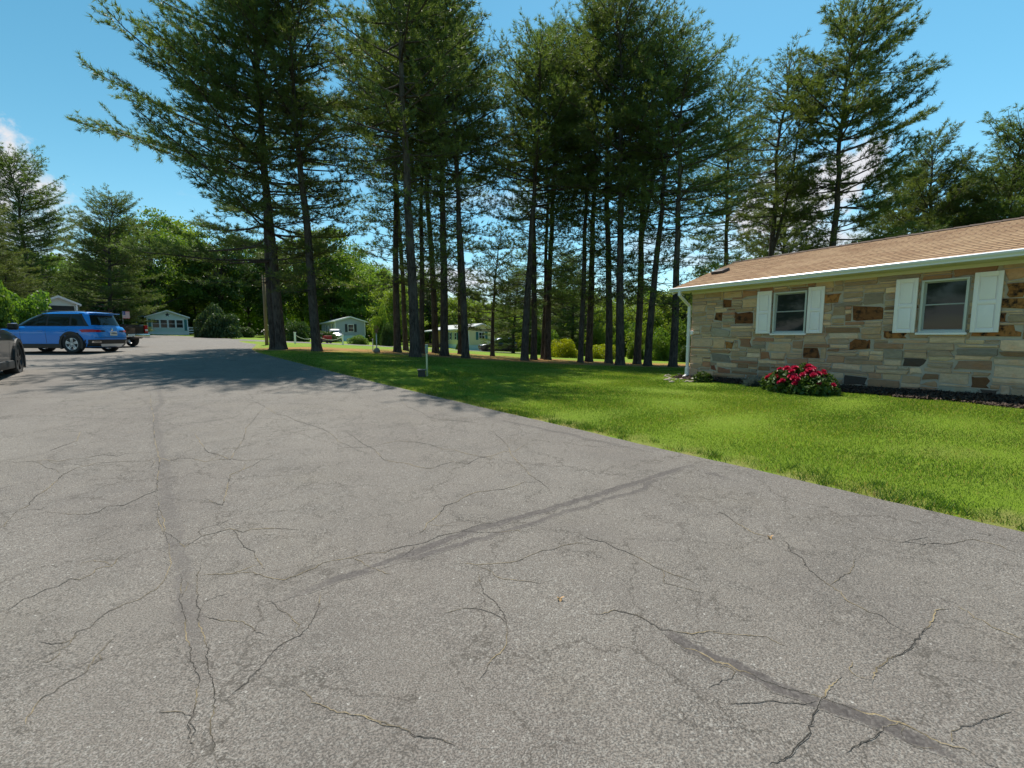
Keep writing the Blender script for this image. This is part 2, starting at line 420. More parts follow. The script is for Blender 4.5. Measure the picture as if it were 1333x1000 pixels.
TAR = [([(915,601),(800,640),(700,668),(600,697),(520,728),(430,762),(330,795)],.058,.95),
       ([(878,618),(845,628),(832,642),(760,660),(660,693),(560,722),(480,745)],.038,.85),
       ([(845,815),(905,850),(985,888),(1080,925),(1180,958),(1290,1010)],.045,1.1),
       ([(195,520),(208,575),(216,620),(222,680),(236,745),(258,840),(272,930),(280,1040)],.075,.55),
       ([(640,545),(720,562),(790,578),(850,590)],.05,.7),([(905,612),(960,628)],.045,.7),
       ([(180,545),(200,540),(212,522),(204,505)],.05,.6)]
for p, wd, am in TAR: ribbon(p, wd, 'tar', .022, .04, True, am)
CRK = [
 [(0,686),(60,668),(110,672),(160,660),(205,640),(208,600),(200,560),(196,510)],
 [(0,886),(80,848),(130,808),(165,788),(205,770),(222,742),(216,700),(205,660)],
 [(205,650),(215,695),(240,715),(262,700),(300,690),(400,692)],
 [(265,650),(290,660),(300,620),(340,600),(372,600)],
 [(232,740),(240,800),(248,860),(258,890),(246,960),(252,1000)],
 [(262,730),(258,790),(268,860),(278,900),(276,960),(285,1020)],
 [(0,690),(60,640),(100,610),(160,602),(250,598),(330,600),(372,590)],
 [(60,590),(100,575),(105,562)],
 [(272,750),(330,748),(368,758),(420,735),(470,725),(540,712),(610,690),(660,678)],
 [(290,920),(330,880),(370,840),(400,820),(415,795),(418,772)],
 [(260,752),(300,750),(340,737)],
 [(620,740),(630,775),(655,800),(660,840),(640,862),(622,890)],
 [(590,738),(660,735),(690,725),(735,712),(770,712)],
 [(755,697),(800,715),(830,728),(870,748),(910,765)],
 [(770,803),(800,798),(830,803),(860,822),(900,828),(940,825)],
 [(858,822),(880,840),(930,866),(985,888),(1050,908),(1100,922),(1180,948),(1240,975),(1300,1005)],
 [(1000,998),(1030,985),(1050,960),(1062,930),(1075,905),(1095,885)],
 [(1135,900),(1140,870),(1165,858),(1195,835),(1215,810),(1222,797),(1238,795)],
 [(1010,700),(1050,740),(1080,765),(1130,800),(1190,830)],
 [(1240,790),(1290,820),(1333,838)],
 [(930,668),(970,690),(1005,702)],
 [(640,562),(660,580),(690,620),(720,645)],
 [(520,520),(560,545),(640,555)],
 [(430,590),(520,575),(560,580),(640,600)],
 [(310,515),(360,540),(420,560),(470,590)],
 [(250,560),(270,590),(300,600),(320,560),(345,530)],
 [(0,800),(60,770),(120,750),(170,720)],
 [(0,605),(60,600),(120,596),(200,590)],
 [(1100,985),(1140,958),(1180,946)],
 [(445,560),(500,600),(560,612),(640,595),(700,575)],
 [(300,690),(330,720),(345,745)],
 [(545,700),(580,660),(640,640),(700,630)],
 [(1130,700),(1200,712),(1280,708),(1333,725)],
 [(150,830),(110,880),(60,910),(20,960)],
 [(380,900),(440,930),(520,950),(600,980)],
]
CW_ = {(858,822):.005, (1000,998):.0045, (1135,900):.0045, (262,730):.0035, (232,740):.0035, (770,803):.004, (290,920):.003}
for p in CRK:
    P = [p[0]]
    for a, b in zip(p[:-1], p[1:]):
        L = math.hypot(b[0]-a[0], b[1]-a[1]); m = max(1, int(L/14))
        for k in range(1, m+1):
            f = k/m; P.append((a[0]+(b[0]-a[0])*f+random.gauss(0,2.2 if k < m else 0), a[1]+(b[1]-a[1])*f+random.gauss(0,1.8 if k < m else 0)))
    P = [(x, max(y, 470)) for x, y in P]
    near = max(q[1] for q in P)
    ribbon(P, CW_.get(tuple(p[0]), .0030 if near > 720 else .0042), 'crack', .007, .014 if near > 640 else .03)
    for _ in range(len(P)//9):
        k = random.randrange(1, len(P)-1); a = random.uniform(0, 6.28); q = P[k]; B = [q]
        for s_i in range(random.randint(3,7)):
            a += random.gauss(0,.5); st = max(4,(q[1]-440)/38); q = (q[0]+math.cos(a)*st*2.0, q[1]+math.sin(a)*st*.8); B.append(q)
        if all(q[1] > 470 for q in B): ribbon(B, .0022, 'crack', .006, .014)
t = NT('asphalt'); v = t.coord()
sp1 = t.n('ShaderNodeTexVoronoi', {'Vector': v, 'Scale': 98.0, 'Randomness': 1.0})
sp2 = t.n('ShaderNodeTexVoronoi', {'Vector': v, 'Scale': 42.0, 'Randomness': 1.0})
big = t.noise(v, .35, 4, .6); med = t.noise(v, 1.7, 5, .62); fine = t.noise(v, 140, 2, .7)
c = t.mix(t.ramp(big, [(.3,0),(.7,1)]), (.155,.134,.118), (.205,.183,.158))
c = t.mix(t.math('MULTIPLY', t.ramp(med, [(.42,0),(.72,1)]), .5), c, (.112,.099,.090))
c = t.mix(t.math('MULTIPLY', t.ramp(t.noise(v, .8, 4), [(.55,0),(.75,1)]), .35), c, (.175,.150,.112))
pit = t.math('MULTIPLY', t.ramp(t.noise(v, 1.9, 6, .7), [(.54,0),(.66,1)]), t.ramp(t.noise(v, 70, 3, .8), [(.42,1),(.54,0)]))
c = t.mix(t.math('MULTIPLY', pit, .75), c, (.05,.044,.038))
wear = t.ramp(t.noise(v, .6, 4, .6), [(.35,.35),(.65,1)])
g1 = t.ramp(sp1.outputs['Color'], [(.45,0),(.95,1)])
c = t.mix(t.math('MULTIPLY', t.math('MULTIPLY', g1, .52), wear), c, (.40,.385,.35))
g2 = t.ramp(t.n('ShaderNodeSeparateColor', {0: sp2.outputs['Color']}).outputs[0], [(.955,0),(.985,1)])
d2 = t.ramp(sp2.outputs['Distance'], [(.14,1),(.30,0)])
c = t.mix(t.math('MULTIPLY', t.math('MULTIPLY', g2, d2), .6), c, (.55,.53,.49))
c = t.mix(t.math('MULTIPLY', t.ramp(fine, [(.42,1),(.56,0)]), .72), c, (.045,.041,.037))
# hairline map cracking
dv = t.n('ShaderNodeVectorMath', {0: v, 1: t.n('ShaderNodeVectorMath', {0: t.noise(v, 2.6, 5, .7, out='Color'), 3: .55}, operation='SCALE').outputs[0]}, operation='ADD').outputs[0]
hair = 0
for sc_, wd, seed, cut in ((.8,.009,0,.36),(2.2,.017,3,.45),(5.5,.035,6,.55)):
    vo = t.n('ShaderNodeTexVoronoi', {'Vector': dv, 'Scale': sc_}, feature='DISTANCE_TO_EDGE').outputs['Distance']
    ln = t.n('ShaderNodeMapRange', {0: vo, 1: 0.0, 2: wd, 3: 1.0, 4: 0.0}).outputs[0]
    mk = t.ramp(t.noise(v, .55+seed*.13, 3, .6), [(cut,0),(cut+.1,1)])
    h = t.math('MULTIPLY', ln, mk); hair = h if hair == 0 else t.math('MAXIMUM', hair, h)
c = t.mix(t.math('MULTIPLY', hair, .78), c, (.05,.043,.035))
ta = t.attr('tar'); tn = t.noise(v, 13, 6, .75)
tm = t.math('MULTIPLY', t.math('MULTIPLY_ADD', tn, 1.7, t.math('MULTIPLY_ADD', ta, 1.5, -1.2), clamp=True), 1.0, clamp=True)
tm = t.math('MULTIPLY', tm, t.ramp(t.noise(v, 1.3, 3), [(.3,.7),(.6,1)]))
tc1 = t.mix(t.ramp(t.noise(v, 26, 5, .75), [(.35,0),(.65,1)]), (.044,.038,.036), (.084,.073,.068)); tc1 = t.mix(t.math('MULTIPLY', g1, .2), tc1, (.26,.24,.22))
c = t.mix(tm, c, tc1)
ca = t.attr('crk'); cm = t.ramp(t.math('MULTIPLY_ADD', t.noise(v, 60, 3, .8), .9, t.math('MULTIPLY_ADD', ca, 1.0, -.75)), [(.3,0),(.5,1)])
cc = t.mix(t.ramp(t.noise(v, 2.3, 2), [(.47,0),(.58,1)]), (.022,.02,.017), (.24,.185,.10))
c = t.mix(cm, c, cc)
hgt = t.math('ADD', t.math('MULTIPLY', fine, .6), t.math('MULTIPLY', sp1.outputs['Distance'], -.8))
hgt = t.math('MULTIPLY', hgt, t.math('MULTIPLY_ADD', tm, -.65, 1))
nrm = t.bump(hgt, .75, .006); 
M['asphalt'] = t.done(t.pbsdf(c, .82, 0, nrm, Specular_IOR_Level=.3))
me = np_mesh('asphalt_drive', np.array(V), np.array(Fs), {'tar':('POINT','FLOAT',tar), 'crk':('POINT','FLOAT',crk)}, True)
tag(link('driveway', me, M['asphalt']), kind='structure')
# lane behind the grove
LP = dense(LANE, .8); T = np.gradient(LP, axis=0); T /= np.linalg.norm(T,axis=1,keepdims=True); N = np.c_[-T[:,1],T[:,0]]
o = np.linspace(-LANE_W, LANE_W, 9); PX = LP[:,None,0]+N[:,None,0]*o; PY = LP[:,None,1]+N[:,None,1]*o
ii = np.arange(PX.size).reshape(PX.shape)
me = np_mesh('lane', np.stack([PX,PY,gz(PX,PY)+.006],-1).reshape(-1,3), np.stack([ii[:-1,:-1],ii[1:,:-1],ii[1:,1:],ii[:-1,1:]],-1).reshape(-1,4), None, True)
tag(link('lane', me, M['asphalt']), kind='structure')

# ------------------------------------------------------------------ grass blades (one uncountable cover)
def blades(x, y, z, h, wd, lean, colr):
    n = len(x); a = rng.random(n)*2*np.pi; b = rng.random(n)*2*np.pi
    dx, dy = np.cos(a)*wd/2, np.sin(a)*wd/2; lx, ly = np.cos(b)*lean*h, np.sin(b)*lean*h
    P = np.empty((n,3,3)); P[:,0] = np.c_[x-dx,y-dy,z-.006]; P[:,1] = np.c_[x+dx,y+dy,z-.006]; P[:,2] = np.c_[x+lx,y+ly,z+h]
    return P.reshape(-1,3), np.repeat(colr, 3)
N0 = 2600000
x = rng.uniform(-13, 13, N0); y = rng.uniform(0, 20, N0)
ex = edge_x(y); s_, b_ = h_local(x, y); dist = np.hypot(x, y)
ok = (x > ex+.02+.05*np.abs(np.sin(y*2.3)*np.sin(y*5.1+1))+.05*(np.sin(y*1.1+2) > .2)*rng.random(N0)) & ~((b_ > -(.42+.45*np.clip(s_/7,0,1))*(1.04+.10*np.sin(s_*5)+.05*np.sin(s_*17))) & (s_ > -.5)) & ~((s_ > -.3) & (b_ > -.45))
vis = (np.abs(x)/np.maximum(y,.1) < 1.25)
prob = np.clip((9/np.maximum(dist,3))**1.5, 0, 1)
ok &= vis & (rng.random(N0) < prob)
x, y, dist, ex = x[ok], y[ok], dist[ok], ex[ok]
z = gz(x, y)
patch = .5+.5*np.sin(x*1.7+np.sin(y*2.3)*1.3)*np.sin(y*1.5+np.cos(x*1.1))
rag = np.clip((x-ex)/.5, 0, 1)
h = rng.uniform(.010,.025,len(x))*(1+.35*patch)*(1+.5*(1-rag)*rng.random(len(x)))
wd = .0045+.0010*np.maximum(dist-4,0)
p2 = .5+.5*np.sin(x*.6+y*.9+2*np.sin(y*.5))*np.sin(y*.45-x*.8+1)
hue = np.clip(rng.normal(.56,.2,len(x))+.2*(patch-.5)+.42*(p2-.5), .2, 1)
straw = rng.random(len(x)) < (.05+.05*patch+.75*np.exp(-(x-ex)/.09))
hue = np.where(straw, rng.uniform(0,.12,len(x)), hue)
P1, C1 = blades(x, y, z, h, wd, .55, hue)
# coarse tufts and broad weeds in the strip along the asphalt
tx=[];ty=[];th=[];tc_=[];tw=[]
for k in range(190):
    yy = rng.uniform(2.2, 15) if k < 150 else rng.uniform(2.2,8); xx = float(edge_x(yy))+abs(rng.normal(0,.22))+.02
    m = int(rng.integers(14,46)); r = rng.uniform(.03,.10)
    tx += list(xx+rng.normal(0,r,m)); ty += list(yy+rng.normal(0,r,m)); th += list(rng.uniform(.03,.075,m)*rng.uniform(.7,1.15)); tc_ += list(np.clip(rng.normal(.30,.06,m),.18,.5)); tw += list(rng.uniform(.006,.012,m))
tx = np.array(tx); ty = np.array(ty); kk = tx > edge_x(ty)-.03
P2, C2 = blades(tx[kk], ty[kk], gz(tx[kk],ty[kk]), np.array(th)[kk], np.array(tw)[kk], .75, np.array(tc_)[kk])
P = np.r_[P1,P2]; C = np.r_[C1,C2]
t = NT('grass_blade'); a = t.attr('hue')
c = t.ramp(a, [(0,(.40,.30,.13)),(.14,(.34,.27,.10)),(.2,(.045,.105,.012)),(.4,(.080,.150,.016)),(.62,(.140,.225,.022)),(1,(.255,.31,.045))])
p = t.pbsdf(c, .5, 0, None, Specular_IOR_Level=.3); tr = t.n('ShaderNodeBsdfTranslucent', {'Color': t.mix(1.0, c, (1.5,1.5,.8), 'MULTIPLY')})
M['blade'] = t.done(t.n('ShaderNodeMixShader', {0: .38, 1: p.outputs[0], 2: tr.outputs[0]}))
me = np_mesh('grass', P, np.arange(len(P)).reshape(-1,3), {'hue':('POINT','FLOAT',C)})
tag(link('grass', me, M['blade']), kind='stuff')

# ------------------------------------------------------------------ mulch bed and pebbles along the stone wall
n = 26000
s_ = rng.uniform(-.3, 12.5, n); wid = .42+.45*np.clip(s_/7,0,1)
b_ = -rng.random(n)*wid*(1+.08*np.sin(s_*5)); xx, yy = h_world(s_, b_)
zz = gz(xx, yy)+.02+.05*np.clip(1+b_/wid,0,1)+rng.random(n)*.02
a = rng.random(n)*6.28; L = rng.uniform(.012,.035,n); W = rng.uniform(.004,.010,n); ti = rng.normal(0,.5,n)
dx = np.c_[np.cos(a)*L, np.sin(a)*L, ti*L]; dw = np.c_[-np.sin(a)*W, np.cos(a)*W, rng.normal(0,.5,n)*W]
c0 = np.c_[xx,yy,zz]; Pm = np.stack([c0-dx-dw, c0+dx-dw, c0+dx+dw, c0-dx+dw],1).reshape(-1,3)
ss = np.linspace(-.35, 12.6, 90); bb = np.linspace(.05, -1, 7)
Sg, Bg = np.meshgrid(ss, bb); Wg = (.42+.45*np.clip(Sg/7,0,1))*(1+.08*np.sin(Sg*5)); Bw = np.where(Bg > 0, Bg, Bg*Wg); gx_, gy_ = h_world(Sg, Bw)
gzv = gz(gx_, gy_)+.015+.045*np.clip(1+Bg,0,1); gzv[-1] -= .04
base = np.stack([gx_,gy_,gzv],-1).reshape(-1,3); ii = np.arange(Sg.size).reshape(Sg.shape); fb = np.stack([ii[:-1,:-1],ii[1:,:-1],ii[1:,1:],ii[:-1,1:]],-1).reshape(-1,4)
t = NT('bark_mulch'); v = t.coord(); ra = t.attr('rnd')
c = t.mix(ra, (.022,.014,.011), (.105,.062,.044)); c = t.mix(t.ramp(ra,[(.95,0),(.97,1)]), c, (.16,.11,.07))
M['mulch'] = t.done(t.pbsdf(c, .9, 0, t.bump(t.noise(v, 50, 3), .6, .02)))
me = np_mesh('mulch', np.r_[base,Pm], np.r_[fb, np.arange(len(Pm)).reshape(-1,4)+len(base)], {'rnd':('POINT','FLOAT', np.r_[np.full(len(base),.2), np.repeat(rng.random(n),4)])})
tag(link('mulch', me, M['mulch']), kind='stuff')
# ------------------------------------------------------------------ foliage materials
t = NT('pine_bark'); v = t.coord(scale=(1,1,.22)); a1 = t.noise(v, 16, 5, .7); a2 = t.noise(t.coord(), 1.3, 3)
c = t.mix(t.ramp(a1, [(.35,0),(.65,1)]), (.022,.018,.016), (.105,.085,.073)); c = t.mix(t.math('MULTIPLY', t.ramp(a2, [(.45,0),(.7,1)]), .5), c, (.13,.115,.10))
M['bark'] = t.done(t.pbsdf(c, .92, 0, t.bump(a1, 1.0, .06), Specular_IOR_Level=.2))
M['needles'] = leafmat('pine_needles', (.056,.095,.032), (.165,.205,.062), .52, .5, .55, (1.1,1.15,.5))
M['spruce'] = leafmat('dark_needles', (.03,.055,.024), (.08,.115,.042), .35, .55, .6)
M['leaves'] = leafmat('broad_leaves', (.075,.14,.022), (.15,.235,.045), .5, .5, .35, (1.3,1.3,.5))
M['leaves_light'] = leafmat('light_leaves', (.10,.165,.022), (.22,.30,.055), .5, .5, .5, (1.3,1.25,.45))
M['leaves_dark'] = leafmat('dark_leaves', (.035,.07,.018), (.09,.14,.03), .4, .45, .6)
M['bush_bright'] = leafmat('bright_bush', (.15,.20,.008), (.38,.41,.02), .5, .5, 1.2, (1.2,1.2,.4))
M['peony_leaf'] = leafmat('peony_leaf', (.03,.07,.012), (.10,.16,.03), .3, .45, 2.5)
M['grey_leaf'] = leafmat('grey_leaf', (.05,.075,.07), (.12,.16,.17), .25, .6, 2.5, (1,1,.9))

def unit(a): return a/np.maximum(np.linalg.norm(a, axis=-1, keepdims=True), 1e-9)
def needle_tris(P, D, m, L, wd, spread, r):
    n = len(P); d = D[:,None,:]+r.normal(0, spread, (n,m,3)); d = unit(d)
    per = unit(np.cross(d, r.normal(0,1,(n,m,3))))*wd*r.uniform(.7,1.3,(n,m,1))
    ln = L*r.uniform(.65,1.15,(n,m,1)); p = P[:,None,:]+r.normal(0,.02,(n,m,3))
    tri = np.stack([p-per, p+per, p+d*ln], 2)
    rn = np.repeat(np.clip(r.normal(.5,.22,(n,1)),0,1)+r.normal(0,.08,(n,m)), 3, 1)
    return tri.reshape(-1,3), np.clip(rn,0,1).ravel()

# ------------------------------------------------------------------ pines
def pine_proto(seed, H, base_r, cb, Lmax, prof, asym=None, m=8, whorl=.62, dead=14, fork=None, dens=1.0, nl=.22, lowlimb=None):
    """tapered trunk with limbs + needle crown; cb = crown base height; asym = (azimuth, gain) longer limbs on one side"""
    r = np.random.default_rng(seed)
    tb = MB(); zs = np.linspace(-.35, H, 20); wx = np.cumsum(r.normal(0,.085,20))*np.linspace(0,1,20); wy = np.cumsum(r.normal(0,.085,20))*np.linspace(0,1,20)
    def axis(z): return np.array([np.interp(z,zs,wx), np.interp(z,zs,wy), z])
    def rad(z): return base_r*(1-.93*np.clip(z/H,0,1)**1.05)*(1+.32*np.exp(-max(z,0)/.22))
    zz = np.r_[[-.35,0,.12,.3,.6], np.linspace(1.2,H,22)]
    tb.tube([axis(z) for z in zz], [max(.012,rad(z)) for z in zz], 11)
    TP=[]; TD=[]
    stems = [(axis, H, cb)]
    def limb(p0, az, L, slope, curve, bare, dens=1.0, needles=True, r0=.03):
        tt = np.linspace(0,1,8); wob = np.cumsum(r.normal(0,.05,8))*tt*L*.35
        dirv = np.array([math.cos(az), math.sin(az), 0]); side = np.array([-dirv[1], dirv[0], 0])
        pts = p0[None]+dirv[None]*(tt*L)[:,None]+side[None]*wob[:,None]; pts[:,2] += L*(slope*tt+curve*tt**2)+r.normal(0,.03,8)*tt
        tb.tube(pts, r0*(1-.85*tt)+.004, 5 if r0 > .02 else 3, cap=False)
        if not needles: return
        nb = max(3, int(L*(1-bare)*6.2*dens))
        for k in range(nb):
            u = bare+(1-bare)*(k+r.random())/nb; q = np.array([np.interp(u,tt,pts[:,i]) for i in range(3)])
            bl = (.30+.30*L*(1-u)**.7*1.0)*r.uniform(.6,1.25); ba = az+(1 if k%2 else -1)*r.uniform(.45,1.15)
            bd = np.array([math.cos(ba), math.sin(ba), r.normal(.18,.22)]); bd /= np.linalg.norm(bd)
            if bl > .45: tb.tube([q, q+bd*bl*.55+np.array([0,0,.02]), q+bd*bl], [.009,.006,.003], 3, cap=False)
            ns = max(2, int(bl/.095*dens)); s = np.linspace(.22,1,ns)[:,None]
            up = np.array([0,0,.10])*s*s
            TP.append(q+bd*bl*s+up+r.normal(0,.045,(ns,3))); TD.append(np.repeat((bd+np.array([0,0,.35]))[None],ns,0))
        TP.append(pts[-1][None]); TD.append((dirv+np.array([0,0,.6]))[None])
    for ax, top, c0 in stems:
        z = c0
        while z < top-.25:
            f = (z-c0)/(top-c0); L0 = Lmax*np.interp(f, [p[0] for p in prof], [p[1] for p in prof])
            k = int(r.integers(4,7)); a0 = r.random()*6.28
            for i in range(k):
                az = a0+i*6.283/k+r.normal(0,.25); L = L0*r.uniform(.6,1.18)
                if asym is not None: L *= 1+asym[1]*max(0,math.cos(az-asym[0]))-asym[2]*max(0,-math.cos(az-asym[0]))
                if r.random() < .12: continue
                slope = np.interp(f,[0,.35,.75,1],[-.10,.10,.55,1.5])+r.normal(0,.09); cv = np.interp(f,[0,1],[.16,.15])
                limb(ax(z+r.normal(0,.08)), az, max(.35,L), slope, cv, np.interp(f,[0,.5,1],[.38,.22,.05]), dens, True, np.clip(.011*L+.008,.012,.06))
            z += whorl*r.uniform(.75,1.2)*(1 if f < .7 else .75)
        TP.append(ax(top)+r.normal(0,.06,(8,3))); TD.append(np.repeat([[0,0,1.]],8,0))
    for i in range(dead):                       # dead snags on the bare stem
        z = r.uniform(1.6, cb+1.0); limb(axis(z), r.random()*6.28, r.uniform(.3,1.7), r.normal(0,.4), .2, 1, 1, False, r.uniform(.008,.018))
    for i in range(int((cb-3)*6.5) if cb > 5 else 0):      # thin needled boughs under the crown
        z = r.uniform(3.2, cb); limb(axis(z), r.random()*6.28, r.uniform(1.0,3.0), r.normal(-.1,.2), .12, .40, .72, True, .018)
    for (z, azd, L) in (lowlimb or []): limb(axis(z), R(azd), L, -.05, .12, .3, 1.1, True, .035)
    if fork:
        z0, az, ln = fork; p = axis(z0); d = np.array([math.cos(az), math.sin(az)]);
        fz = np.linspace(0,1,8); fp = np.stack([p[0]+d[0]*(1-(1-fz)**2)*.9, p[1]+d[1]*(1-(1-fz)**2)*.9, z0+fz*ln],1)
        tb.tube(fp, rad(z0)*.62*(1-.85*fz)+.01, 8)
        for k in range(26):
            u = .3+.7*k/26; q = np.array([np.interp(u,fz,fp[:,i]) for i in range(3)])
            limb(q, r.random()*6.28, Lmax*.62*(1-.75*u)+.35, .15+u*.7, .15, .25, dens, True, .02)
    TP = np.concatenate(TP); TD = unit(np.concatenate(TD))
    P, rn = needle_tris(TP, TD, m, nl, .0125, .6, r)
    tm = tb.mesh('pine_trunk')
    cm = np_mesh('pine_crown', P, np.arange(len(P)).reshape(-1,3), {'rnd':('POINT','FLOAT',rn)})
    tm.materials.append(M['bark']); cm.materials.append(M['needles'])
    return tm, cm, H

GP = [(0,.7),(.15,1),(.4,.95),(.65,.7),(.85,.42),(1,.12)]
PR = {
 'i': pine_proto(11, 17, .19, 8.0, 3.3, GP, dead=20),
 'j': pine_proto(12, 17, .15, 8.6, 2.9, GP, dead=22),
 'k': pine_proto(13, 17, .21, 7.8, 3.6, GP, dead=18, dens=1.05),
 'L': pine_proto(15, 20, .235, 4.4, 4.8, [(0,.85),(.15,1),(.45,.95),(.7,.62),(.85,.4),(1,.12)], asym=(math.pi,.5,.2), m=10, dead=6, dens=1.05),
 'M': pine_proto(16, 20, .225, 7.0, 4.1, [(0,.5),(.2,.9),(.5,1),(.8,.6),(1,.15)], asym=(math.pi*.9,.3,0), dead=16),
 'r': pine_proto(17, 16, .20, 5.6, 3.0, [(0,.5),(.2,.95),(.5,1),(.8,.7),(1,.15)], asym=(0,.3,.05), dead=14, dens=1.25, m=10, lowlimb=[(5.3,5,5.0),(6.0,-15,4.2),(13.2,0,3.6)]),
 's': pine_proto(18, 9, .15, 1.9, 2.5, [(0,1),(.4,.9),(1,.12)], dead=3),
 'f': pine_proto(19, 14, .2, .9, 3.9, [(0,.8),(.15,1),(.45,.95),(.75,.68),(.92,.4),(1,.12)], dead=0, whorl=.5, dens=1.2),
 'g': pine_proto(20, 14, .2, 1.6, 3.4, [(0,.7),(.25,1),(.6,.8),(1,.1)], dead=2, whorl=.52, dens=1.2, fork=(6,.8,6)),
}
FORKED = pine_proto(21, 17, .2, 7.4, 2.9, GP, dead=16, fork=(6.2,-.4,8.5))
PR['y'] = FORKED
def place_tree(name, proto, loc, rz, sx, sz, lean, label, cat, group):
    tm, cm, H = proto
    e = empty(name, loc, 0, label, cat, group); e.rotation_euler = (0, R(lean), 0)
    a = bpy.data.objects.new('trunk', tm); b = bpy.data.objects.new('crown', cm)
    for o in (a,b):
        col.objects.link(o); o.parent = e; o.rotation_euler = (0,0,rz); o.scale = (sx,sx,sz)
    return e
for i, (px, dep, top, kind, lean, lab) in enumerate(PINES):
    x, y, z = spot(px, dep)
    if 'forked' in lab: kind = 'y'
    Ht = (zat(top, dep)-z) if top is not None else PR[kind][2]*random.uniform(.98,1.1)
    rz = random.uniform(0,6.28) if kind not in 'LMr' else random.uniform(-.12,.12)
    s = Ht/PR[kind][2]
    place_tree('pine_tree', PR[kind], (x,y,z), rz, .5*s+.5, s, lean+random.gauss(0,.5), lab, 'pine tree', 'pines on the lawn')
x, y, z = spot(357, 21.9)
place_tree('pine_tree', PR['i'], (x,y,z), 1.0, 1.1, .98, -2.5, 'second dark stem tight against the left side of the heavy boughed driveway pine', 'pine tree', 'pines on the lawn')
FULL = [
 (47,51,212,'f','large full pine rising behind the blue car and green gabled roof'),
 (146,47,258,'f','pine with a pointed top behind the pickup, right of the largest left pine'),
 (8,40,330,'g','pine at the left frame edge behind the bright green bush'),
 (112,62,330,'g','dark pine low between the two pointed pines on the left'),
 (258,74,345,'g','brownish pine behind the white sunroom home, right side'),
 (1206,27,176,'g','bushy pine over the middle of the brown roof, right of the lone tall pine'),
 (1284,26,172,'f','broad pine over the right end of the ridge'),
 (1352,25,160,'g','pine cut by the right frame edge above the roof'),
 (1150,33,235,'f','low pine behind the ridge between the lone tall pine and the bushy one'),
 (745,50,335,'f','full green pine with sweeping boughs behind the first bright shrub'),
 (668,47,352,'f','small full pine behind the grey car, left of the tight cluster'),
 (1010,40,235,'f','pine low behind the ridge under the forked pine'),
 (1255,34,228,'f','smaller pine between the bushy and the broad pine over the ridge'),
 (-40,34,250,'f','pine just beyond the left frame edge reaching over the dark vehicle'),
]
for px, dep, top, kind, lab in FULL:
    x, y, z = spot(px, dep); Ht = zat(top, dep)-z; s = Ht/PR[kind][2]
    place_tree('pine_tree', PR[kind], (x,y,z), random.uniform(0,6.28), min(1.45 if px < 700 else .95,.75*s+.4), s, random.uniform(-1,1), lab, 'pine tree', 'full crowned pines beyond the lawn')

# ------------------------------------------------------------------ broadleaf trees and shrubs
def leaf_quads(P, size, r, flat=.5):
    n = len(P); nrm = unit(r.normal(0,1,(n,3))+np.array([0,0,flat])); a = unit(np.cross(nrm, r.normal(0,1,(n,3)))); b = np.cross(nrm, a)
    s = size*r.uniform(.6,1.25,(n,1))
    Q = np.stack([P-a*s, P-b*s*.55, P+a*s, P+b*s*.55], 1)
    return Q.reshape(-1,3)
def broad_proto(seed, H, W, trunk_h, nclump, nleaf, leaf, mat, r0=.2, shape='oval'):
    r = np.random.default_rng(seed); tb = MB()
    tb.tube([(0,0,-.3),(0,0,.1),(.05,.02,trunk_h),(.1,-.05,H*.55),(.05,0,H*.85)], [r0*1.35,r0*1.1,r0*.8,r0*.45,.03], 9)
    C = []
    while len(C) < nclump:
        p = r.uniform(-1,1,3); d = np.linalg.norm(p)
        if d > 1 or d < .35: continue
        if r.random() < .25 and p[2] < 0: continue
        lump = 1+.22*math.sin(p[0]*4+seed)*math.cos(p[1]*3.3+seed*2)+.15*math.sin(p[2]*5+seed)
        q = np.array([p[0]*W/2, p[1]*W/2, trunk_h*.75+(H-trunk_h*.75)*(p[2]+1)/2])
        if shape == 'cone': q[:2] *= np.clip(1.25-1.1*(q[2]/H),.1,1)
        q[:2] *= lump; C.append(q)
    C = np.array(C); P = []; RN = []
    for c_ in C:
        tocore = np.array([.05,0,max(trunk_h,c_[2]*.6)])
        if r.random() < .55: tb.tube([tocore, (tocore+c_)/2+r.normal(0,.1,3), c_], [r0*.28,r0*.16,.012], 4, cap=False)
        s = W/nclump**.42*r.uniform(.5,.9)*.55
        P.append(c_+r.normal(0,1,(nleaf,3))*np.array([s,s,s*.55])); RN.append(np.clip(r.normal(r.uniform(.25,.75),.15,nleaf),0,1))
    P = np.concatenate(P); RN = np.concatenate(RN); k = P[:,2] > .1; P = P[k]; RN = RN[k]
    Q = leaf_quads(P, leaf, r)
    tm = tb.mesh('tree_trunk'); cm = np_mesh('tree_crown', Q, np.arange(len(Q)).reshape(-1,4), {'rnd':('POINT','FLOAT',np.repeat(RN,4))})
    tm.materials.append(M['bark']); cm.materials.append(M[mat]); return tm, cm, H
BR = {
 'a': broad_proto(31, 16, 11, 3.5, 120, 150, .17, 'leaves', .28),
 'b': broad_proto(32, 15, 9.5, 2.5, 110, 150, .17, 'leaves', .24),
 'c': broad_proto(33, 13, 10, 1.8, 110, 150, .16, 'leaves_light', .2),
 'd': broad_proto(34, 16, 9, 4, 110, 150, .17, 'leaves_dark', .26),
 'w': broad_proto(35, 8, 7, .8, 90, 150, .12, 'leaves_light', .15),
}
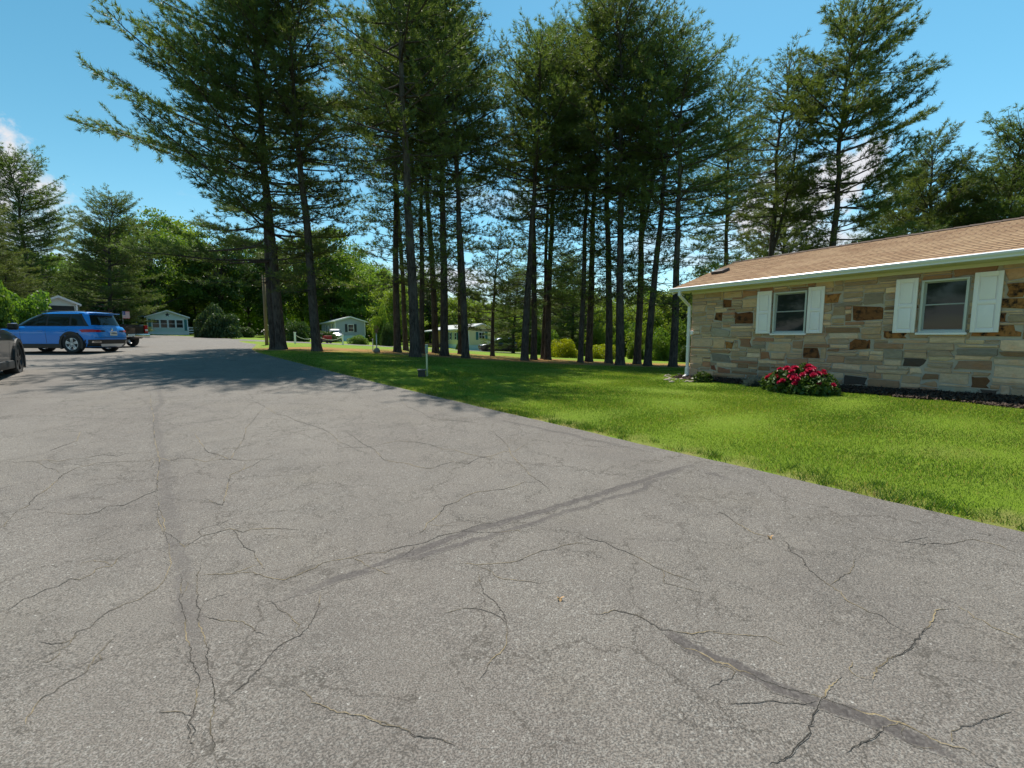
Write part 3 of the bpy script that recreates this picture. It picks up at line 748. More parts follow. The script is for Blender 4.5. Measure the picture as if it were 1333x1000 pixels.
BROAD = [  # px, depth, top py, proto, label
 (205,66,272,'a','leafy tree behind the sunroom home, left of the driveway pines'),
 (172,70,300,'b','leafy tree between the pointed pine and the sunroom home tree'),
 (240,74,285,'c','yellow green tree behind the right end of the sunroom home'),
 (290,72,300,'d','dark leafy tree behind the round evergreen bush'),
 (325,80,305,'b','leafy tree at the back left of the utility pole'),
 (355,76,320,'d','dark leafy tree behind the heavy boughed driveway pine'),
 (395,84,300,'a','leafy tree in the gap between the two driveway pines'),
 (432,82,292,'b','tall rounded leafy tree behind the grey gabled home'),
 (462,88,318,'a','leafy tree behind the right side of the grey gabled home'),
 (490,80,345,'c','light green leafy tree behind the post with the brown feeder'),
 (515,70,372,'w','low yellow green tree behind the first thin grove pine'),
 (560,90,362,'d','dark leafy tree behind the cream home porch'),
 (595,86,385,'c','light leafy tree behind the roof of the cream home'),
 (632,80,392,'w','bushy light green tree behind the right end of the cream home'),
 (660,72,398,'w','light green thicket tree behind the grey car'),
 (690,78,385,'b','leafy tree behind the tight cluster of five pines'),
 (722,70,372,'d','dark leafy tree behind the full green pine'),
 (760,74,380,'c','light leafy tree seen between the slim and the dark pine'),
 (800,64,385,'w','light tree behind the stout grey trunk'),
 (828,52,392,'w','pale weeping tree between the forked and the leaning pine'),
 (858,60,375,'b','leafy tree right of the leaning pine, above the dark round shrub'),
 (890,56,370,'c','light leafy tree beside the gutter corner'),
 (925,62,340,'d','dark leafy tree hidden by the left end of the roof'),
 (35,62,320,'d','dark leafy tree behind the green gabled roof'),
 (90,70,330,'b','leafy tree behind the gap between the left pines'),
 (-30,58,300,'a','leafy tree beyond the left frame edge'),
 (270,92,318,'a','far leafy tree over the round evergreen bush'),
 (545,96,350,'a','far leafy tree seen low between the grove trunks left of the cream home'),
 (610,98,372,'b','far leafy tree over the ridge of the cream home'),
 (740,92,360,'a','far leafy tree behind the full green pine, deep in the grove gap'),
 (835,88,360,'d','far dark tree deep behind the weeping tree'),
 (970,70,330,'b','far leafy tree masked by the roof left of the ridge vent'),
]
for px, dep, top, k, lab in BROAD:
    x, y, z = spot(px, dep); s = (zat(top, dep)-z)/BR[k][2]
    place_tree('leafy_tree', BR[k], (x,y,z), random.uniform(0,6.28), max(.75,min(1.35,.7*s+.35)), s, 0, lab, 'tree', 'leafy trees at the back')
def bush_proto(seed, n, leaf, mat, squash=.8, lump=.25, shell=.45):
    """unit bush, radius 1, height 1: leaf faces through a lumpy dome, with stems"""
    r = np.random.default_rng(seed); d = unit(r.normal(0,1,(n,3))); d[:,2] = np.abs(d[:,2])
    rr = 1-shell*r.random(n)**1.6; L = 1+lump*(np.sin(d[:,0]*5+seed)*np.cos(d[:,1]*4.3)+.6*np.sin(d[:,2]*7+d[:,0]*6))
    P = d*(rr*L)[:,None]; P[:,:2] *= .92; P[:,2] = P[:,2]*.92+.03
    Q = leaf_quads(P, leaf, r, .3); tb = MB()
    for k in range(9):
        a = r.random()*6.28; e = np.array([math.cos(a)*.6, math.sin(a)*.6, .62]); tb.tube([(0.05*math.cos(a),.05*math.sin(a),-.05), e*.5, e], [.03,.02,.008], 4, cap=False)
    tm = tb.mesh('bush_stems'); tm.materials.append(M['bark']); RN = np.clip(r.normal(.5,.22,n)+.25*(L-1)/max(lump,.01)*.5,0,1)
    cm = np_mesh('bush_foliage', Q, np.arange(len(Q)).reshape(-1,4), {'rnd':('POINT','FLOAT',np.repeat(RN,4))}); cm.materials.append(M[mat]); return tm, cm
BU = {'bright': bush_proto(41,9000,.045,'bush_bright'), 'dark': bush_proto(42,9000,.05,'leaves_dark'), 'mid': bush_proto(43,9000,.05,'leaves'), 'light': bush_proto(44,9000,.05,'leaves_light'), 'ever': bush_proto(45,9000,.055,'spruce',lump=.15)}
def bush(px, dep, halfw_px, top, k, lab, group=None, cat='shrub'):
    x, y, z = spot(px, dep); e = empty('shrub', (x,y,z-.03), random.uniform(0,6.28), lab, cat, group)
    rad = halfw_px*dep/F; hh = zat(top, dep)-z
    for nm, me in zip(('stems','foliage'), BU[k]):
        o = bpy.data.objects.new(nm, me); col.objects.link(o); o.parent = e; o.scale = (rad,rad,hh)
    return e
G1 = 'garden shrubs'
bush(735,35,20,441,'bright','larger bright yellow green clipped shrub behind the slim pine trunk',G1)
bush(786,35,20,448,'bright','smaller bright yellow green clipped shrub between the dark trunk and the stout grey trunk',G1)
bush(857,33,16,436,'mid','green rounded shrub behind the slender pine leaning right',G1)
bush(830,36,14,446,'mid','dark shrub behind the forked pine trunk',G1)
bush(895,30,12,450,'dark','dark green shrub beside the downspout, behind the house corner',G1)
bush(20,26,42,375,'mid','big bright green bush behind the dark vehicle and the blue car',G1)
bush(-25,24,38,368,'mid','bright green bush at the left frame edge',G1)
bush(284,52,26,400,'ever','round dark evergreen bush at the end of the driveway beside the white rail fence',G1)
bush(425,56,15,431,'dark','low clipped hedge shrub left of the white car at the grey home',G1)
bush(466,50,13,437,'mid','flat topped shrub on a short stem in front of the grey gabled home',G1)
bush(497,54,12,405,'light','upright yellow green shrub beside the first thin grove pine',G1)
bush(505,50,9,420,'dark','dark upright shrub at the foot of the yellow green one',G1)
bush(598,58,5,447,'dark','small dark shrub against the wall of the cream home',G1)
bush(631,57,5,448,'dark','small dark shrub at the right corner of the cream home',G1)
bush(340,62,9,437,'light','low pale shrub at the lane edge behind the utility pole',G1)
bush(388,50,16,418,'dark','dark bush right behind the driveway pines',G1)
bush(700,48,18,430,'mid','loose green bush behind the tight cluster of five pines',G1)
bush(655,66,22,428,'light','light green thicket behind the grey car',G1)
bush(618,75,30,418,'light','wide light green thicket seen over the cream home',G1)
bush(760,54,22,428,'mid','dark thicket in the shade between the two bright shrubs',G1)
bush(815,48,20,420,'mid','green thicket behind the stout grey trunk',G1)
bush(880,46,22,420,'mid','green thicket filling the gap left of the gutter corner',G1)
bush(315,60,16,425,'dark','dark bush left of the utility pole at the back',G1)
bush(365,66,18,422,'dark','dark bush at the back behind the twin stemmed pine',G1)
bush(712,44,22,432,'mid','green hedge bush right of the tight cluster of five pines',G1)
bush(772,46,24,428,'light','light hedge bush behind the two bright clipped shrubs',G1)
bush(838,44,22,426,'light','light hedge bush behind the forked pine trunk',G1)
bush(866,40,20,430,'mid','green hedge bush between the leaning pine and the house corner pine',G1)
bush(225,72,30,405,'dark','dark bush behind the roof of the sunroom home',G1)
bush(130,60,40,385,'dark','dark bush mass behind the blue car roof',G1)
bush(180,66,24,398,'mid','green bush behind the left porch of the sunroom home',G1)

# trees left of the frame, mirrored in the house windows
for k, (x, y, h, lab) in enumerate(((-34,4,13,'leafy tree beyond the parking bay left of the frame, nearest'),(-36,13,14,'leafy tree beyond the parking bay left of the frame, behind the nearest'),(-40,-6,14,'leafy tree beyond the parking bay left of the frame, back row'))):
    pr = BR['abd'[k]]; place_tree('leafy_tree', pr, (x,y,gz(x,y)), k*2., 1, h/pr[2], 0, lab, 'tree', 'leafy trees at the back')
# ------------------------------------------------------------------ far woodland behind everything: one unbroken mass
r = np.random.default_rng(77); PP = []; RR = []; SS = []
for k in range(120):
    a = -62+124*(k+r.random())/120; dep = r.uniform(92,125)/math.cos(R(a)*.0+0) ; x = math.tan(R(a))*dep if abs(a) < 60 else math.copysign(1.7*dep,a); y = dep
    px = 666.5+F*x/y; top = np.interp(px, [-200,0,250,480,600,700,880,1333,1600],[330,335,340,352,398,400,392,340,320])+r.normal(0,7)
    h = zat(top, dep)-gz(x,y); n = 2600; d = unit(r.normal(0,1,(n,3))); W = r.uniform(4.5,7)
    rr = 1-.5*r.random(n)**1.5; L = 1+.2*np.sin(d[:,0]*5+k)*np.cos(d[:,1]*4+k*2)+.15*np.sin(d[:,2]*6+k)
    p = d*(rr*L)[:,None]; p = np.c_[p[:,0]*W+x, p[:,1]*W+y, gz(x,y)+h*.47+p[:,2]*h*.5]
    PP.append(p); RR.append(np.clip(r.normal(r.uniform(.25,.8),.15,n),0,1))
PP = np.concatenate(PP); RR = np.concatenate(RR); Q = leaf_quads(PP, .42, r)
tag(link('woodland', np_mesh('woodland', Q, np.arange(len(Q)).reshape(-1,4), {'rnd':('POINT','FLOAT',np.repeat(RR,4))}), M['leaves_light']), kind='stuff')
# ------------------------------------------------------------------ stone ranch house (local: x along the front wall, y into the house, z up)
HOUSE = empty('stone_house', (HC[0],HC[1],HZ), math.atan2(HA[1],HA[0]), 'low ranch house of tan rubble stone with a brown shingle roof and white shutters', 'house')
LEN = 13.5; DEP = 4.4; WT = 2.43
def wall_hit(px, py, b=0):           # pixel -> (s, local z) on the plane y = b of the house
    d = ray(px, py); A = np.array([[d[0], -HA[0]],[d[1], -HA[1]]]); rhs = HC+HB*b
    tt, s = np.linalg.solve(A, rhs); return s, CAMZ+tt*d[2]-HZ
w1 = (wall_hit(1008,400)[0], wall_hit(1051,400)[0]); w2 = (wall_hit(1199,400)[0], wall_hit(1260.5,400)[0])
zt1 = wall_hit(1029,380)[1]; zb1 = wall_hit(1029,434.5)[1]; zt2 = wall_hit(1229,363)[1]; zb2 = wall_hit(1229,432)[1]
print('windows', w1, w2, zt1, zb1, zt2, zb2)
ZT = (zt1+zt2)/2; ZB = (zb1+zb2)/2
WIN = [(w1[0], w1[1], ZB, ZT), (w2[0], w2[1], ZB, ZT), (w2[0]+3.0, w2[1]+3.0, ZB, ZT)]
# wall slab (mortar) with the window openings left out
t = NT('mortar'); v = t.coord(); n1 = t.noise(v, 9, 5, .7)
M['mortar'] = t.done(t.pbsdf(t.mix(n1, (.38,.31,.25), (.55,.46,.38)), .9, 0, t.bump(t.noise(v, 60, 3), .5, .01)))
mb = MB(); xs = [0]+[q for wq in WIN for q in wq[:2]]+[LEN]
for i in range(0, len(xs), 2): mb.box(xs[i], xs[i+1], 0, .18, -.5, WT)
for a, b, z0, z1 in WIN: mb.box(a, b, 0, .18, -.5, z0); mb.box(a, b, 0, .18, z1, WT)
mb.box(0, .18, .18, DEP, -.5, WT); mb.box(LEN-.18, LEN, .18, DEP, -.5, WT); mb.box(.18, LEN-.18, DEP-.18, DEP, -.5, WT)
mb.prism([(0,WT),(DEP,WT),(DEP/2,WT+.42*DEP/2)], 'x', 0, .18); mb.prism([(0,WT),(DEP,WT),(DEP/2,WT+.42*DEP/2)], 'x', LEN-.18, LEN)
wall = mb.build('wall', M['mortar'], HOUSE)
# rubble stones packed on a fine grid
CH, CW = .040, .062; z0g = -.25; nzg = int((WT-z0g)/CH); nxg = int(LEN/CW)
occ = np.zeros((nzg, nxg), bool)
for a, b, lo, hi in WIN:
    occ[int((lo-.0-z0g)/CH):int(math.ceil((hi-z0g)/CH)), int(a/CW):int(math.ceil(b/CW))] = True
r = np.random.default_rng(5)
RUST = (.13,.062,.026); RUST2 = (.25,.135,.05); DARK = (.055,.050,.046); PINK = (.27,.17,.12)
PAL = [((.36,.30,.215),26),((.34,.295,.235),26),((.41,.35,.26),22),((.31,.27,.215),16),((.45,.39,.30),14),((.30,.215,.15),7),((.27,.25,.22),8),((.25,.26,.225),3),((.20,.14,.09),4),((.22,.22,.215),2),(PINK,4)]
pc = [p[0] for p in PAL]; pw = np.array([p[1] for p in PAL], float); pw /= pw.sum()
stones = []
def put(i, j, hh, ww, c, rough=False): occ[i:i+hh, j:j+ww] = True; stones.append((i,j,hh,ww,c,rough))
for px, py, ww, hh, c in [(949,393,4,5,RUST),(936,413,4,5,RUST),(970,413,7,6,RUST),(950,449,4,4,RUST2),(971,446,5,5,PINK),(1057,459,5,5,RUST),(1074,456,4,3,RUST),
    (1085,385,6,5,RUST2),(1133,405,8,6,RUST),(1122,447,6,5,RUST),(1166,434,6,3,RUST2),(1300,432,9,5,RUST2),(1304,413,3,3,RUST),(1320,395,6,4,RUST2),(1330,376,4,5,RUST2),
    (1193,470,5,3,DARK),(1116,494,6,4,DARK),(1280,497,4,4,(.15,.085,.045)),(1266,475,7,4,(.25,.18,.135)),(1310,475,9,5,(.24,.26,.22)),(931,478,3,3,(.13,.06,.04)),(945,480,5,3,(.27,.15,.10)),
    (1290,509,4,2,DARK),(1000,462,4,4,(.30,.17,.11)),(1095,432,7,9,(.37,.29,.21)),(940,432,8,5,(.34,.33,.29)),(1015,450,9,5,(.36,.31,.24)),(1040,470,7,3,PINK)]:
    ww = round(ww*1.12); hh = round(hh*1.25); s, z = wall_hit(px, py); i = int((z-z0g)/CH-hh/2); j = int(s/CW-ww/2); i = max(0,i); j = max(0,j)
    if i+hh < nzg and j+ww < nxg and not occ[i:i+hh, j:j+ww].any(): put(i,j,hh,ww,c,True)
for i in range(nzg):
    j = 0
    while j < nxg:
        if occ[i,j]: j += 1; continue
        run = 0
        while j+run < nxg and not occ[i,j+run] and run < 15: run += 1
        hh = int(r.choice([1,2,3,4,5,6], p=[.27,.31,.17,.12,.07,.06]))
        ww = int(r.integers(4,14)) if hh < 3 else int(r.integers(4,11))
        ww = min(ww, run)
        if run-ww in (1,2): ww = run
        while hh > 1 and (i+hh > nzg or occ[i:i+hh, j:j+ww].any()): hh -= 1
        put(i,j,hh,ww, pc[r.choice(len(pc), p=pw)], r.random() < .35); j += ww
SV=[]; SF=[]; SC=[]; SR=[]
for (i,j,hh,ww,c,rough) in stones:
    x0, x1 = j*CW, (j+ww)*CW; a, b = z0g+i*CH, z0g+(i+hh)*CH
    if b > WT+.01: b = WT
    g = .006; x0 += g*r.uniform(.5,1.6); x1 -= g*r.uniform(.5,1.6); a += g*r.uniform(.4,1.4); b -= g*r.uniform(.4,1.4)
    cw_, ch_ = (x1-x0), (b-a); k = .72 if rough else .28
    q = lambda m: r.uniform(.02, (float(r.choice([.10,.40,.95])) if rough else k))*m
    sx = min(cw_*.42, ch_*1.2)*r.uniform(.5,1.5)*.8
    pts = [(x0+q(sx),a),(x1-q(sx),a),(x1,a+q(ch_)*.9),(x1,b-q(ch_)*.9),(x1-q(sx),b),(x0+q(sx),b),(x0,b-q(ch_)*.9),(x0,a+q(ch_)*.9)]
    jx, jz = min(.03,cw_*.07)*(2.6 if rough else 1.0), min(.022,ch_*.13)*(2.6 if rough else 1.0)
    pts = [(min(max(px_+r.uniform(-jx,jx),x0),x1), min(max(pz_+r.uniform(-jz,jz),a),b)) for px_,pz_ in pts]
    cx, cz = (x0+x1)/2, (a+b)/2; d = r.uniform(.012,.034); e = .009; tx, tz = r.normal(0,.035), r.normal(0,.05)
    n0 = len(SV)
    for (x,z) in pts: SV.append((x,.004,z))
    for (x,z) in pts: SV.append((x+(cx-x)*.02, -d*.72+ (x-cx)*tx*.5, z+(cz-z)*.02))
    for (x,z) in pts:
        L = math.hypot(cx-x, cz-z)+1e-6; SV.append((x+(cx-x)*e/L, -d+(x-cx)*tx*.6+(z-cz)*tz+r.normal(0,.0015), z+(cz-z)*e/L))
    SV.append((cx+r.normal(0,.02), -d-r.uniform(0,.006), cz))
    cc = np.array(c)*r.uniform(.74,1.18)*np.array([1.62,1.33,1.22])*np.array([1+r.normal(0,.03),1,1+r.normal(0,.03)])
    for ring in (0,8):
        for k in range(8): SF.append((n0+ring+k, n0+ring+(k+1)%8, n0+ring+8+(k+1)%8, n0+ring+8+k)); SC.append(cc); SR.append(0)
    for k in range(8): SF.append((n0+16+k, n0+16+(k+1)%8, n0+24)); SC.append(cc); SR.append(1 if c in (RUST,RUST2) else 0)
me = bpy.data.meshes.new('stones'); me.from_pydata(SV, [], SF); me.update()
a_ = me.attributes.new('col','FLOAT_COLOR','FACE'); a_.data.foreach_set('color', np.c_[np.array(SC), np.ones(len(SC))].astype(np.float32).ravel())
a_ = me.attributes.new('rust','FLOAT','FACE'); a_.data.foreach_set('value', np.array(SR, np.float32))
t = NT('field_stone'); v = t.coord(); ca = t.attr('col','Color')
n1 = t.noise(t.coord(scale=(1,1,2.8)), 6, 7, .7); n2 = t.noise(v, 30, 4, .7); n3 = t.noise(v, 3.2, 4, .6)
c = t.mix(n1, t.mix(1,ca,(.50,.47,.45),'MULTIPLY'), t.mix(1,ca,(1.42,1.36,1.28),'MULTIPLY'))
c = t.mix(t.math('MULTIPLY', t.ramp(n3, [(.52,0),(.68,1)]), .45), c, t.mix(1,ca,(1.15,.78,.50),'MULTIPLY'))
c = t.mix(t.math('MULTIPLY', t.ramp(n2, [(.45,0),(.7,1)]), .3), c, t.mix(1,ca,(.5,.48,.46),'MULTIPLY'))
c = t.mix(t.math('MULTIPLY', t.attr('rust'), t.ramp(t.noise(v, 9, 5, .7), [(.47,0),(.62,1)])), c, (.025,.013,.009))
M['stone'] = t.done(t.pbsdf(c, .85, 0, t.bump(t.math('ADD', n1, n2), .6, .012), Specular_IOR_Level=.25))
stn = link('stonework', me, M['stone'], HOUSE)

# roof: stepped shingle courses on two slopes, thin gable barge, ridge caps
OH = .45; OHX = .32; EZ = WT+.115; HALF = DEP/2+OH; RISE = .93
t = NT('shingles'); v = t.coord('UV'); 
br = t.n('ShaderNodeTexBrick', {'Vector': v, 'Color1': (.30,.185,.105,1), 'Color2': (.43,.295,.175,1), 'Mortar': (.12,.07,.045,1), 'Scale': 1.0, 'Mortar Size': .012, 'Bias': -.1, 'Brick Width': .31, 'Row Height': .145}, offset=.43, squash=1.0)
c = t.mix(t.math('MULTIPLY', t.noise(t.coord(scale=(1,1,1)), 60, 3, .8), .5), br.outputs[0], (.20,.115,.07))
c = t.mix(t.math('MULTIPLY', t.ramp(t.noise(t.coord(), .8, 4), [(.45,0),(.75,1)]), .35), c, (.46,.33,.205))
M['shingle'] = t.done(t.pbsdf(c, .9, 0, t.bump(t.noise(t.coord(), 150, 2), .4, .004), Specular_IOR_Level=.2))
NCO = 20; RV=[]; RF=[]; RUV=[]
rs = np.random.default_rng(3)
for side in (0,1):
    for k in range(NCO):
        u0, u1 = k/NCO, (k+1)/NCO
        nx_ = 46; xs_ = np.linspace(-OHX, LEN+OHX, nx_); lift = .009+rs.random(nx_)*.002
        def P(u, x, l):
            y = -OH+u*HALF; z = EZ+u*RISE+l
            return (x, y if side == 0 else DEP-y, z)
        for i in range(nx_-1):
            n0 = len(RV); la, lb = lift[i], lift[i+1]
            RV += [P(u0,xs_[i],la), P(u0,xs_[i+1],lb), P(min(u1+.004,1),xs_[i+1],.0005), P(min(u1+.004,1),xs_[i],.0005), P(u0,xs_[i],-.004), P(u0,xs_[i+1],-.004)]
            RF += [(n0,n0+1,n0+2,n0+3), (n0+4,n0+5,n0+1,n0)]
            sl_ = math.hypot(HALF,RISE)
            RUV += [(xs_[i],u0*sl_),(xs_[i+1],u0*sl_),(xs_[i+1],u1*sl_),(xs_[i],u1*sl_)] + [(xs_[i],u0*sl_+.0)]*4
n0 = len(RV)
me = bpy.data.meshes.new('roof'); 
for side in (0,1):      # under deck
    a = len(RV); yy = (-OH, DEP/2) if side == 0 else (DEP+OH, DEP/2)
    RV += [(-OHX,yy[0],EZ-.012),(LEN+OHX,yy[0],EZ-.012),(LEN+OHX,yy[1],EZ+RISE-.012),(-OHX,yy[1],EZ+RISE-.012)]; RF.append((a,a+1,a+2,a+3)); RUV += [(0,0)]*4
me.from_pydata(RV, [], RF); uv = me.uv_layers.new(name='uv'); uv.data.foreach_set('uv', np.array(RUV, np.float32).ravel()); me.update()
roof = link('roof', me, M['shingle'], HOUSE)
mb = MB()
for k in range(58):
    x = -OHX+k*.245; mb.add([(x,DEP/2-.13,EZ+RISE-.035+.012),(x+.26,DEP/2-.13,EZ+RISE-.035+.004),(x+.26,DEP/2,EZ+RISE+.018),(x,DEP/2,EZ+RISE+.028),(x,DEP/2+.13,EZ+RISE-.023),(x+.26,DEP/2+.13,EZ+RISE-.031)], [(0,1,2,3),(3,2,5,4)])
t = NT('ridge_caps'); v = t.coord(); M['cap'] = t.done(t.pbsdf(t.mix(t.noise(v,4,4), (.04,.024,.016), (.10,.06,.04)), .9))
mb.build('ridge_cap', M['cap'], roof)
# roof vent
mb = MB(); mb.bbox(-.22,.22,-.2,.2,0,.10,.02,0); mb.box(-.19,.19,-.206,-.2,.02,.075,1)
d = ray(938,355); best = None
for u in np.linspace(.02,.98,500):
    b = -OH+u*HALF; z = EZ+u*RISE; s, zz_ = wall_hit(938,355,b)
    if best is None or abs(zz_-z) < best[0]: best = (abs(zz_-z), s, b, z)
M['vent'] = plain('vent_metal', (.055,.035,.028), .5)
vo_ = mb.build('roof_vent', [M['vent'], M['black']], roof, 40); vo_.location = (best[1],best[2],best[3]); vo_.rotation_euler = (math.atan2(RISE,HALF),0,0); vo_.scale = (.85,.85,.85)
# barge boards, fascia, soffit, gutter
mb = MB()
for x in (-OHX, LEN+OHX-.025):
    mb = MB(); mb.prism([(-OH,EZ-.17),(-OH,EZ-.02),(DEP/2,EZ+RISE-.02),(DEP+OH,EZ-.02),(DEP+OH,EZ-.17),(DEP/2,EZ+RISE-.17)], 'x', x, x+.025); mb.build('barge_board', M['white_trim'], HOUSE)
mb = MB(); mb.box(-OHX+.03, LEN+OHX-.03, -OH+.002, -OH+.022, EZ-.11, EZ-.015); mb.box(-OHX+.03, LEN+OHX-.03, DEP+OH-.022, DEP+OH, EZ-.11, EZ-.015)
mb.build('fascia', M['white_trim'], HOUSE)
mb = MB(); y0 = -OH+.024
for k in range(int((LEN+2*OHX)/.3)): x = -OHX+.03+k*.3; mb.box(x, x+.294, y0, .0, WT-.0+.002, WT+.016)
mb.box(-OHX+.03, LEN+OHX-.03, y0, -.002, WT+.018, WT+.03); mb.box(-.0+.0, LEN, -.042, -.0, WT-.06, WT+.001)
mb.build('soffit', M['cream_soffit'], HOUSE)
prof = [(-OH,EZ-.015),(-OH-.105,EZ-.005),(-OH-.118,EZ-.02),(-OH-.112,EZ-.05),(-OH-.085,EZ-.085),(-OH-.08,EZ-.11),(-OH,EZ-.11),(-OH,EZ-.10),(-OH-.07,EZ-.10),(-OH-.098,EZ-.04),(-OH-.102,EZ-.02),(-OH,EZ-.03)]
M['gutter'] = plain('gutter_metal', (.68,.71,.80), .35, .1, var=.06, scale=2)
mb = MB(); mb.prism(prof, 'x', -OHX-.02, LEN+OHX); mb.prism([(-OH,EZ-.015),(-OH-.105,EZ-.005),(-OH-.118,EZ-.02),(-OH-.112,EZ-.05),(-OH-.085,EZ-.085),(-OH-.08,EZ-.11),(-OH,EZ-.11)], 'x', -OHX-.024, -OHX-.0205)
mb.build('gutter', M['gutter'], HOUSE)
M['spout'] = plain('downspout_metal', (.74,.72,.72), .4, .05, var=.05, scale=3)
mb = MB(); X0 = -.02
def rect_tube(pts, wx, wy):
    for a, b in zip(pts[:-1], pts[1:]):
        a, b = Vector(a), Vector(b); d = (b-a).normalized(); q = d.to_track_quat('Z','Y'); L = (b-a).length
        Mx = Matrix.Translation(a) @ q.to_matrix().to_4x4()
        mb.box(-wx/2, wx/2, -wy/2, wy/2, -.012, L+.012, 0, Mx)
rect_tube([(X0,-OH-.055,EZ-.12),(X0,-OH-.055,EZ-.21)], .075,.055)
rect_tube([(X0,-OH-.055,EZ-.215),(X0,-.085,EZ-.50)], .072,.052)
rect_tube([(X0,-.085,EZ-.505),(X0,-.085,.16)], .075,.055)
rect_tube([(X0,-.085,.30),(X0,-.085,.10)], .098,.078); rect_tube([(X0,-.085,.10),(X0-.06,-.30,-.02)], .08,.06)
sp_ = mb.build('downspout', M['spout'], HOUSE)
for z in (1.75,.9): mb = MB(); mb.box(X0-.05,X0+.05,-.118,-.05,z,z+.03); mb.build('strap', M['spout'], sp_)
M['sash'] = plain('sash_grey', (.34,.36,.36), .45, var=.05); M['frame'] = plain('window_frame', (.52,.53,.51), .45, var=.05)
def window(a, b, z0, z1):
    f = MB(); fw = .036
    for (x0,x1,zz0,zz1) in ((a,b,z0,z0+fw),(a,b,z1-fw,z1),(a,a+fw,z0+fw,z1-fw),(b-fw,b,z0+fw,z1-fw)): f.bbox(x0,x1,-.05,.06,zz0,zz1,.006)
    fo = f.build('window', M['frame'], HOUSE, 40)
    zm = (z0+z1)/2+.02; s = MB()
    for lo, hi, y in ((zm-.018,z1-fw,.022),(z0+fw,zm+.018,.0)):
        aa, bb = a+fw, b-fw; w_ = .02
        for (x0,x1,q0,q1) in ((aa,bb,lo,lo+w_),(aa,bb,hi-w_,hi),(aa,aa+w_,lo+w_,hi-w_),(bb-w_,bb,lo+w_,hi-w_)): s.box(x0,x1,y,y+.02,q0,q1)
    s.build('sash', M['sash'], fo)
    p = MB(); aa, bb = a+fw+.02, b-fw-.02
    p.box(aa,bb,.030,.034,zm+.0085,z1-fw-.02); p.box(aa,bb,.008,.012,z0+fw+.02,zm-.0085)
    p.build('pane', M['glass'], fo)
    k = MB(); k.box(a-.0,b+.0,.10,.115,z0,z1); k.build('blind', plain('window_blind', (.10,.11,.10), .8), fo)
    s2 = MB(); s2.bbox(a-.03,b+.03,-.085,-.0,z0-.045,z0-.002,.008); s2.build('sill', M['white'], fo, 40)
def shutter(a, b, z0, z1):
    m = MB(); st = .06; zm = z0+(z1-z0)*.5; y1, y0 = -.036, -.066
    for (x0,x1,q0,q1) in ((a,a+st,z0,z1),(b-st,b,z0,z1),(a+st,b-st,z0,z0+st),(a+st,b-st,z1-st*1.2,z1),(a+st,b-st,zm-st*.5,zm+st*.5)): m.bbox(x0,x1,y0,y1,q0,q1,.004)
    for q0,q1 in ((z0+st,zm-st*.5),(zm+st*.5,z1-st*1.2)):
        m.box(a+st,b-st,y0+.016,y1,q0,q1); m.bbox(a+st+.018,b-st-.018,y0+.006,y0+.017,q0+.018,q1-.018,.008)
    m.build('shutter', M['white'], HOUSE, 40)
for w_ in WIN: window(*w_)
for (pa, pb, k) in ((985.5,1004,0),(1051.5,1072.5,0),(1164.5,1193,1),(1265.5,1303,1)):
    sa, sb = wall_hit(pa,400,-.05)[0], wall_hit(pb,400,-.05)[0]; shutter(sa, sb, ZB-.005, ZT+.055)
shutter(WIN[2][0]-.42, WIN[2][0]-.03, ZB, ZT+.05)
mb = MB(); s_, z_ = wall_hit(899,433); mb.bbox(.015,.095,-.06,0,z_-.06,z_+.05,.01); mb.build('outlet_box', M['white'], HOUSE, 40)

# ------------------------------------------------------------------ planting along the wall
g = ground(1040,511); PEONY = empty('flowering_shrub', (g[0],g[1],g[2]), .3, 'peony bush covered in pink red blooms under the left window of the stone house', 'flowering shrub')
r = np.random.default_rng(9)
def pinched(n, rx, ry, h):
    d = unit(r.normal(0,1,(n,3))); d[:,2] = np.abs(d[:,2]); rr = 1-.55*r.random(n)**1.5
    return d*rr[:,None]*np.array([rx,ry,h])*(1+.26*np.sin(d[:,:1]*6+1)*np.cos(d[:,1:2]*5))
PX_, PY_, PH_ = .68, .40, .48
P = pinched(5200, PX_, PY_, PH_); Q = leaf_quads(P, .045, r, .4)
R3 = Matrix.Rotation(math.atan2(HA[1],HA[0])-.3, 3, 'Z')
Rn = np.array(R3)
cm = np_mesh('foliage', Q @ Rn.T, np.arange(len(Q)).reshape(-1,4), {'rnd':('POINT','FLOAT',np.repeat(np.clip(r.normal(.5,.25,len(P)),0,1),4))}); link('foliage', cm, M['peony_leaf'], PEONY)
st = MB()
for k in range(26):
    e = Rn @ np.array([r.uniform(-.8,.8)*PX_, r.uniform(-.8,.8)*PY_, PH_*r.uniform(.6,.9)]); st.tube([(e[0]*.25,e[1]*.25,-.05), e*.6, e], [.008,.006,.004], 4, cap=False)
st.build('stems', plain('peony_stem', (.07,.10,.03), .6), PEONY)
t = NT('bloom'); v = t.coord(); c = t.mix(t.attr('rnd'), (.30,.006,.035), (.66,.03,.11)); p = t.pbsdf(c, .55); tr = t.n('ShaderNodeBsdfTranslucent', {'Color': t.mix(1,c,(1.1,.8,.8),'MULTIPLY')})
M['bloom'] = t.done(t.n('ShaderNodeMixShader', {0:.3, 1:p.outputs[0], 2:tr.outputs[0]}))
